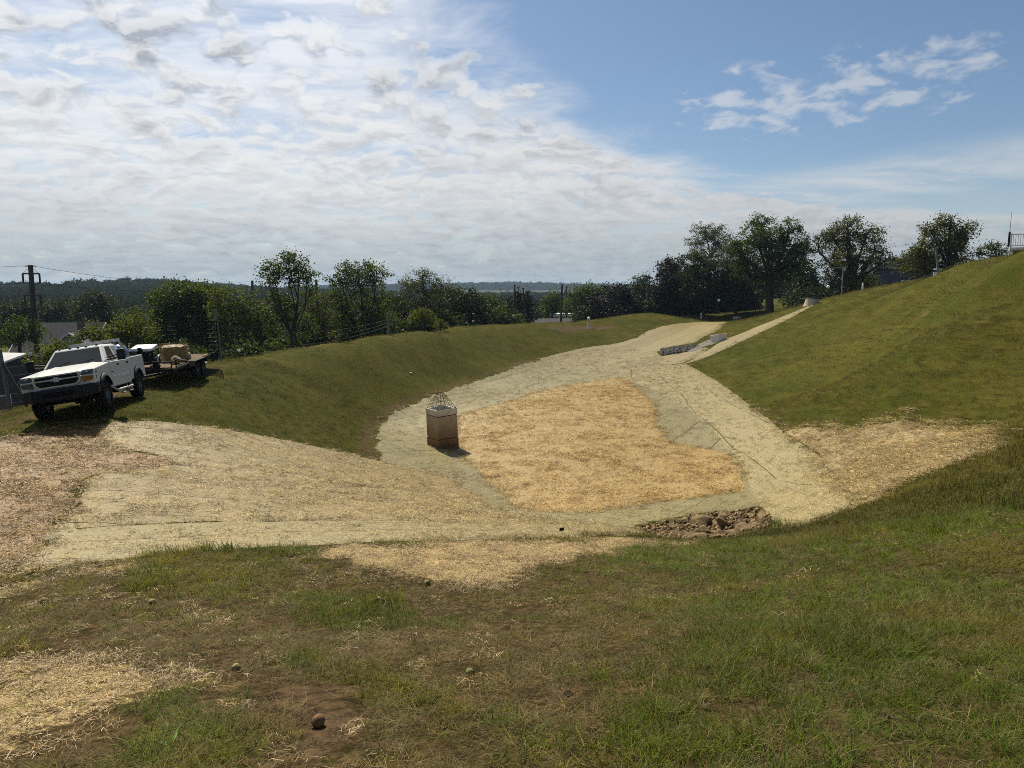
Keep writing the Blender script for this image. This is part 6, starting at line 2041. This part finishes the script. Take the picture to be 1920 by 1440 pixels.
    tree('olive tree with a domed crown before the barn, right hilltop', D, 1768, 88, [(1768, 416, 20, 14), (1746, 432, 26, 18), (1788, 434, 24, 18), (1765, 452, 40, 20), (1728, 470, 24, 20), (1795, 468, 22, 20), (1760, 482, 46, 20), (1740, 502, 34, 16), (1785, 500, 30, 14), (1808, 455, 14, 12)], 'olive', 1.0, 0.19, 0.72, 38, 0.34, fork=0.08)
    tree('pale small tree by the left side of the barn roof', D, 1694, 150, [(1694, 486, 16, 10), (1700, 498, 14, 12), (1684, 496, 10, 8)], 'olive', 0.8, 0.24, 0.8, 30, 0.16)
    tree('small dark tree at the hill edge right of the olive tree', D, 1814, 78, [(1814, 486, 9, 7), (1806, 496, 9, 7), (1822, 492, 7, 6)], 'dark', 1.0, 0.16, 0.5, 30, 0.10)
    tree('low spreading tree below the railing at the hilltop', D, 1860, 82, [(1866, 460, 16, 8), (1845, 472, 18, 10), (1878, 468, 14, 10), (1862, 478, 22, 9)], 'green', 0.85, 0.17, 0.6, 30, 0.14)
    # left bottom: shrubs and trees below the dam
    tree('yellow-green rounded shrub right behind the pickup cab', 'shrub', 232, 60, [(215, 618, 40, 18), (255, 606, 34, 20), (232, 636, 52, 16), (185, 630, 24, 14), (270, 630, 26, 22)], 'yellow', 1.15, 0.16, 0.6, 38, 0.10, cat='shrub')
    tree('green shrub between the metal roof and the pickup hood', 'shrub', 95, 40, [(98, 652, 24, 13), (80, 668, 28, 13), (112, 664, 22, 14), (68, 682, 20, 10)], 'yellow', 1.1, 0.11, 0.42, 36, 0.06, cat='shrub')
    tree('dull green willow-like tree at the far left below the tall pole', D, 28, 72, [(30, 612, 34, 16), (10, 622, 26, 16), (48, 628, 24, 16), (28, 638, 34, 12)], 'green', 1.0, 0.18, 0.7, 34, 0.2)
    va = tree('dark valley tree left of the tall left pole', D, 35, 140, [(30, 585, 26, 18), (50, 578, 20, 16), (20, 600, 24, 14), (45, 598, 22, 14)], 'dark', 1.2, 0.28, 1.1, 36, 0.25, group='dark trees in the valley at left')
    vb = tree('dark valley tree with a high round top right of the tall left pole', D, 178, 130, [(178, 566, 24, 18), (162, 584, 24, 18), (195, 582, 22, 18), (178, 600, 34, 16)], 'dark', 1.25, 0.28, 1.1, 36, 0.25, group='dark trees in the valley at left')
    for i, (px, d, s, src, lab) in enumerate(((105, 150, 1.0, va, 'dark valley tree directly behind the shingled house'), (140, 165, 0.95, vb, 'dark valley tree just left of the high round-topped one'), (225, 150, 0.85, va, 'dark valley tree right of the high round-topped one'), (262, 155, 0.8, vb, 'dark valley tree at the left foot of the broad green tree'),
                                      (-15, 150, 1.1, vb, 'dark valley tree cut by the left picture edge'), (75, 175, 1.0, va, 'dark valley tree just right of the tall left pole'), (285, 190, 0.9, va, 'dark valley tree farthest right, under the wooded hill'), (205, 200, 0.95, vb, 'smaller dark valley tree behind the gap below the wooded hill'))):
        x = pd(px, 600, d)[0]
        copy_tree(src, (x, d, gz(x, d)), i * 1.3, s, lab, 'dark trees in the valley at left')
    for i, (px, d, s, src, lab) in enumerate(((520, 120, 1.0, vb, 'dark backing tree behind the tall sparse two-stemmed tree'), (570, 125, 0.95, va, 'dark backing tree just right of the two-stemmed tree'), (640, 125, 0.95, vb, 'dark backing tree behind the wide open-crowned tree, left'), (715, 125, 1.0, va, 'dark backing tree behind the wide open-crowned tree, right'), (455, 125, 0.95, va, 'dark backing tree behind the yellow-green tree'), (830, 130, 0.95, vb, 'dark backing tree right of the grey thin-topped tree'))):
        x = pd(px, 600, d)[0]
        copy_tree(src, (x, d, gz(x, d) - 1.0), i * 0.9 + 0.5, s, lab, 'dark backing trees of the left row')


build_trees()


# ------------------------------------------------------------------ far hills and their woods
def build_hills():
    def ridge(prof, y, depth, back, base=-15.5):
        """hill with its crest along the given photo outline at distance y"""
        pts = sorted(prof)
        xs = np.linspace(pts[0][0], pts[-1][0], 160)
        ys = np.interp(xs, [q[0] for q in pts], [q[1] for q in pts])
        C = np.array([pd(a, b, y) for a, b in zip(xs, ys)])
        C[:, 2] += 1.2 * (fbm(C[:, 0], C[:, 1], 0.02, 3) - 0.5) * y / 900
        rows = []
        for t in np.linspace(0, 1, 26):
            yy = C[:, 1] - depth * (1 - t)
            z = base + (C[:, 2] - base) * sst(np.full(len(C), t), -0.15, 1.0) + (1 - t) * t * 8 * (fbm(C[:, 0], yy, 0.008, 3) - 0.5)
            rows.append(np.stack([C[:, 0] * (yy / C[:, 1]) ** 0.5, yy, z], -1))
        for t in (0.3, 1.0):
            rows.append(np.stack([C[:, 0] * 1.02, C[:, 1] + back * t, C[:, 2] * (1 - t) + base * t], -1))
        return np.array(rows)
    mh, t = mat_new('hill ground')
    b = t.n('BsdfPrincipled', {'Base Color': t.mix(t.sstep(t.noise(t.n('NewGeometry').outputs['Position'], 0.012, 4), 0.45, 0.6), (0.016, 0.024, 0.010), (0.030, 0.038, 0.014)), 'Roughness': 0.95, 'Specular IOR Level': 0.1})
    t.put(t.n('OutputMaterial').inputs[0], b.outputs[0])
    mf = simple('far field', (0.034, 0.038, 0.015), 0.95, 0, 0.2, 0.01, 0.1)
    hillset = []
    R1 = ridge([(-420, 560), (-200, 552), (0, 549), (60, 548), (110, 555), (150, 560), (170, 557), (200, 552), (240, 545), (290, 541), (330, 543), (380, 549), (440, 552), (490, 556), (600, 560), (760, 564)], 850, 560, 300)
    R2 = ridge([(560, 549), (700, 546), (800, 545), (880, 543), (940, 542), (1000, 542), (1060, 544), (1150, 546), (1400, 550), (1800, 548)], 2400, 900, 500)
    for k, Rr in enumerate((R1, R2)):
        n, m = Rr.shape[:2]
        i, j = np.meshgrid(np.arange(n - 1), np.arange(m - 1), indexing='ij')
        F = np.stack([i * m + j, i * m + j + 1, (i + 1) * m + j + 1, (i + 1) * m + j], -1).reshape(-1, 4)
        o = link('hills', np_mesh('hills', Rr.reshape(-1, 3), F, True), None, mh)
        tag(o, kind='structure')
        hillset.append(Rr)
    o = link('field', np_mesh('field', np.array([(-150., 1450, -13.5), (420, 1450, -13.5), (520, 1900, 0.5), (-200, 1900, 0.5)]), np.array([(0, 1, 2, 3)])), None, mf)
    tag(o, kind='structure')
    # crowns standing on them
    g = np.random.default_rng(31)
    pro = []
    for s in range(3):
        c = g.normal(0, 1, (26, 3))
        c = c / np.linalg.norm(c, axis=1, keepdims=True) * g.uniform(0.5, 1, (26, 1)) * np.array([3.4, 3.4, 3.0]) + np.array([0, 0, 3.2])
        V, F, rn = leaf_quads(c, 22, np.full(26, 1.5), 1.15, g)
        me = np_mesh('hill_crown', V, F, False, {'rnd': rn})
        me.materials.append(LEAF['blue'])
        pro.append(bpy.data.objects.new('hill_crown', me))
    SETS['crown'] = collection_of('hill crowns', pro)
    for Rr, num, smin, smax, lab in ((R1, 5200, 0.8, 1.9, 'wooded hillside fading blue behind the left trees'), (R2, 2600, 1.6, 3.6, 'farthest wooded ridge on the skyline, middle of the picture')):
        n, m = Rr.shape[:2]
        a, b_ = g.uniform(2 if Rr is R1 else 14, 26.2, num), g.uniform(0, m - 1.01, num)
        a[:num // 4] = g.uniform(23.5, 26, num // 4)
        ia, ib = a.astype(int), b_.astype(int)
        fa, fb = (a - ia)[:, None], (b_ - ib)[:, None]
        P = (Rr[ia, ib] * (1 - fb) + Rr[ia, ib + 1] * fb) * (1 - fa) + (Rr[np.minimum(ia + 1, n - 1), ib] * (1 - fb) + Rr[np.minimum(ia + 1, n - 1), ib + 1] * fb) * fa
        scatter('wood', 'crown', P, np.stack([np.zeros(num), np.zeros(num), g.uniform(0, 6.28, num)], -1), g.uniform(smin, smax, num), g.integers(0, 3, num), np.ones((num, 3)), lab, 'wood')
    # the valley floor between the dam and the hills: one dark mass of trees
    num = 1500
    yv = g.uniform(190, 620, num)
    xv = (g.uniform(-260, 1000, num) - 960) / FPX * yv
    k = ~((yv < 260) & (xv > -60))
    xv, yv = xv[k], yv[k]
    num = len(xv)
    scatter('wood', 'crown', np.stack([xv, yv, height(xv, yv) - 0.5], -1), np.stack([np.zeros(num), np.zeros(num), g.uniform(0, 6.28, num)], -1), g.uniform(0.9, 1.7, num), g.integers(0, 3, num), np.ones((num, 3)), 'dark wood filling the valley beyond the tree row', 'wood')
    num = 1500
    yv = g.uniform(600, 1500, num)
    xv = (g.uniform(430, 1250, num) - 960) / FPX * yv
    scatter('wood', 'crown', np.stack([xv, yv, height(xv, yv) - 3.0], -1), np.stack([np.zeros(num), np.zeros(num), g.uniform(0, 6.28, num)], -1), g.uniform(1.4, 2.4, num), g.integers(0, 3, num), np.ones((num, 3)), 'far woods on the plain before the farthest ridge', 'wood')
    # a belt behind the right-hand trees
    num = 260
    xv, yv = g.uniform(-12, 75, num), g.uniform(175, 240, num)
    scatter('wood', 'crown', np.stack([xv, yv, height(xv, yv) - 0.5], -1), np.stack([np.zeros(num), np.zeros(num), g.uniform(0, 6.28, num)], -1), g.uniform(0.6, 1.1, num), g.integers(0, 3, num), np.ones((num, 3)), 'belt of dark wood behind the right-hand trees', 'wood')


def build_brush():
    """undergrowth: a thicket along the outer foot of the dam and under the right-hand trees"""
    g = np.random.default_rng(61)
    for nm, kind in (('brush', 'brushleaf'), ('shade brush', 'dark')):
        pro = []
        for s in range(3):
            c = g.normal(0, 1, (16, 3))
            c = c / np.linalg.norm(c, axis=1, keepdims=True) * g.uniform(0.4, 1, (16, 1)) * np.array([1.2, 1.2, 1.0]) + np.array([0, 0, 1.0])
            V, F, rn = leaf_quads(c, 38, np.full(16, 0.6), 0.17, g)
            me = np_mesh('brush_clump', V, F, False, {'rnd': rn})
            me.materials.append(LEAF[kind])
            pro.append(bpy.data.objects.new('brush_clump', me))
        SETS[nm] = collection_of(nm, pro)
    x, y = [], []
    for px0, px1, d0, d1, n in ((410, 960, 66, 104, 640), (300, 430, 56, 80, 140), (160, 300, 62, 80, 60)):
        p = g.uniform(px0, px1, n)
        f = (p - px0) / (px1 - px0)
        d = d0 + (d1 - d0) * f + g.uniform(0, 12, n)
        x.append((p - 960) / FPX * d * 0.99), y.append(d)
    x, y = np.concatenate(x), np.concatenate(y)
    n = len(x)
    scatter('undergrowth', 'brush', np.stack([x, y, height(x, y) - 0.3], -1), np.stack([np.zeros(n), np.zeros(n), g.uniform(0, 6.28, n)], -1), g.uniform(0.9, 2.5, n), g.integers(0, 3, n), np.ones((n, 3)), 'tangled undergrowth under the left tree row', 'undergrowth')
    p = np.concatenate([g.uniform(1085, 1410, 330), g.uniform(1490, 1640, 90)])
    n = len(p)
    d = np.where(p < 1420, 119 + (p - 1085) * 0.012 + g.uniform(0, 14, n), 112 + g.uniform(0, 10, n))
    x = (p - 960) / FPX * d * 0.99
    scatter('undergrowth', 'shade brush', np.stack([x, d, height(x, d) - 0.3], -1), np.stack([np.zeros(n), np.zeros(n), g.uniform(0, 6.28, n)], -1), g.uniform(0.9, 1.9, n), g.integers(0, 3, n), np.ones((n, 3)), 'dark undergrowth at the feet of the darkest trees', 'undergrowth')


build_hills()
build_brush()


# ------------------------------------------------------------------ air
def build_haze():
    m = bpy.data.materials.new('haze')
    m.use_nodes = True
    t = NT(m.node_tree)
    v = t.n('VolumePrincipled', {'Color': (0.52, 0.72, 1.0), 'Density': HAZE, 'Anisotropy': 0.1})
    t.put(t.n('OutputMaterial').inputs['Volume'], v.outputs[0])
    o = MB().box((0, 0, 20), (15000, 15000, 90)).build('haze', m)
    tag(o, kind='stuff')


HAZE = 0.00012
build_haze()
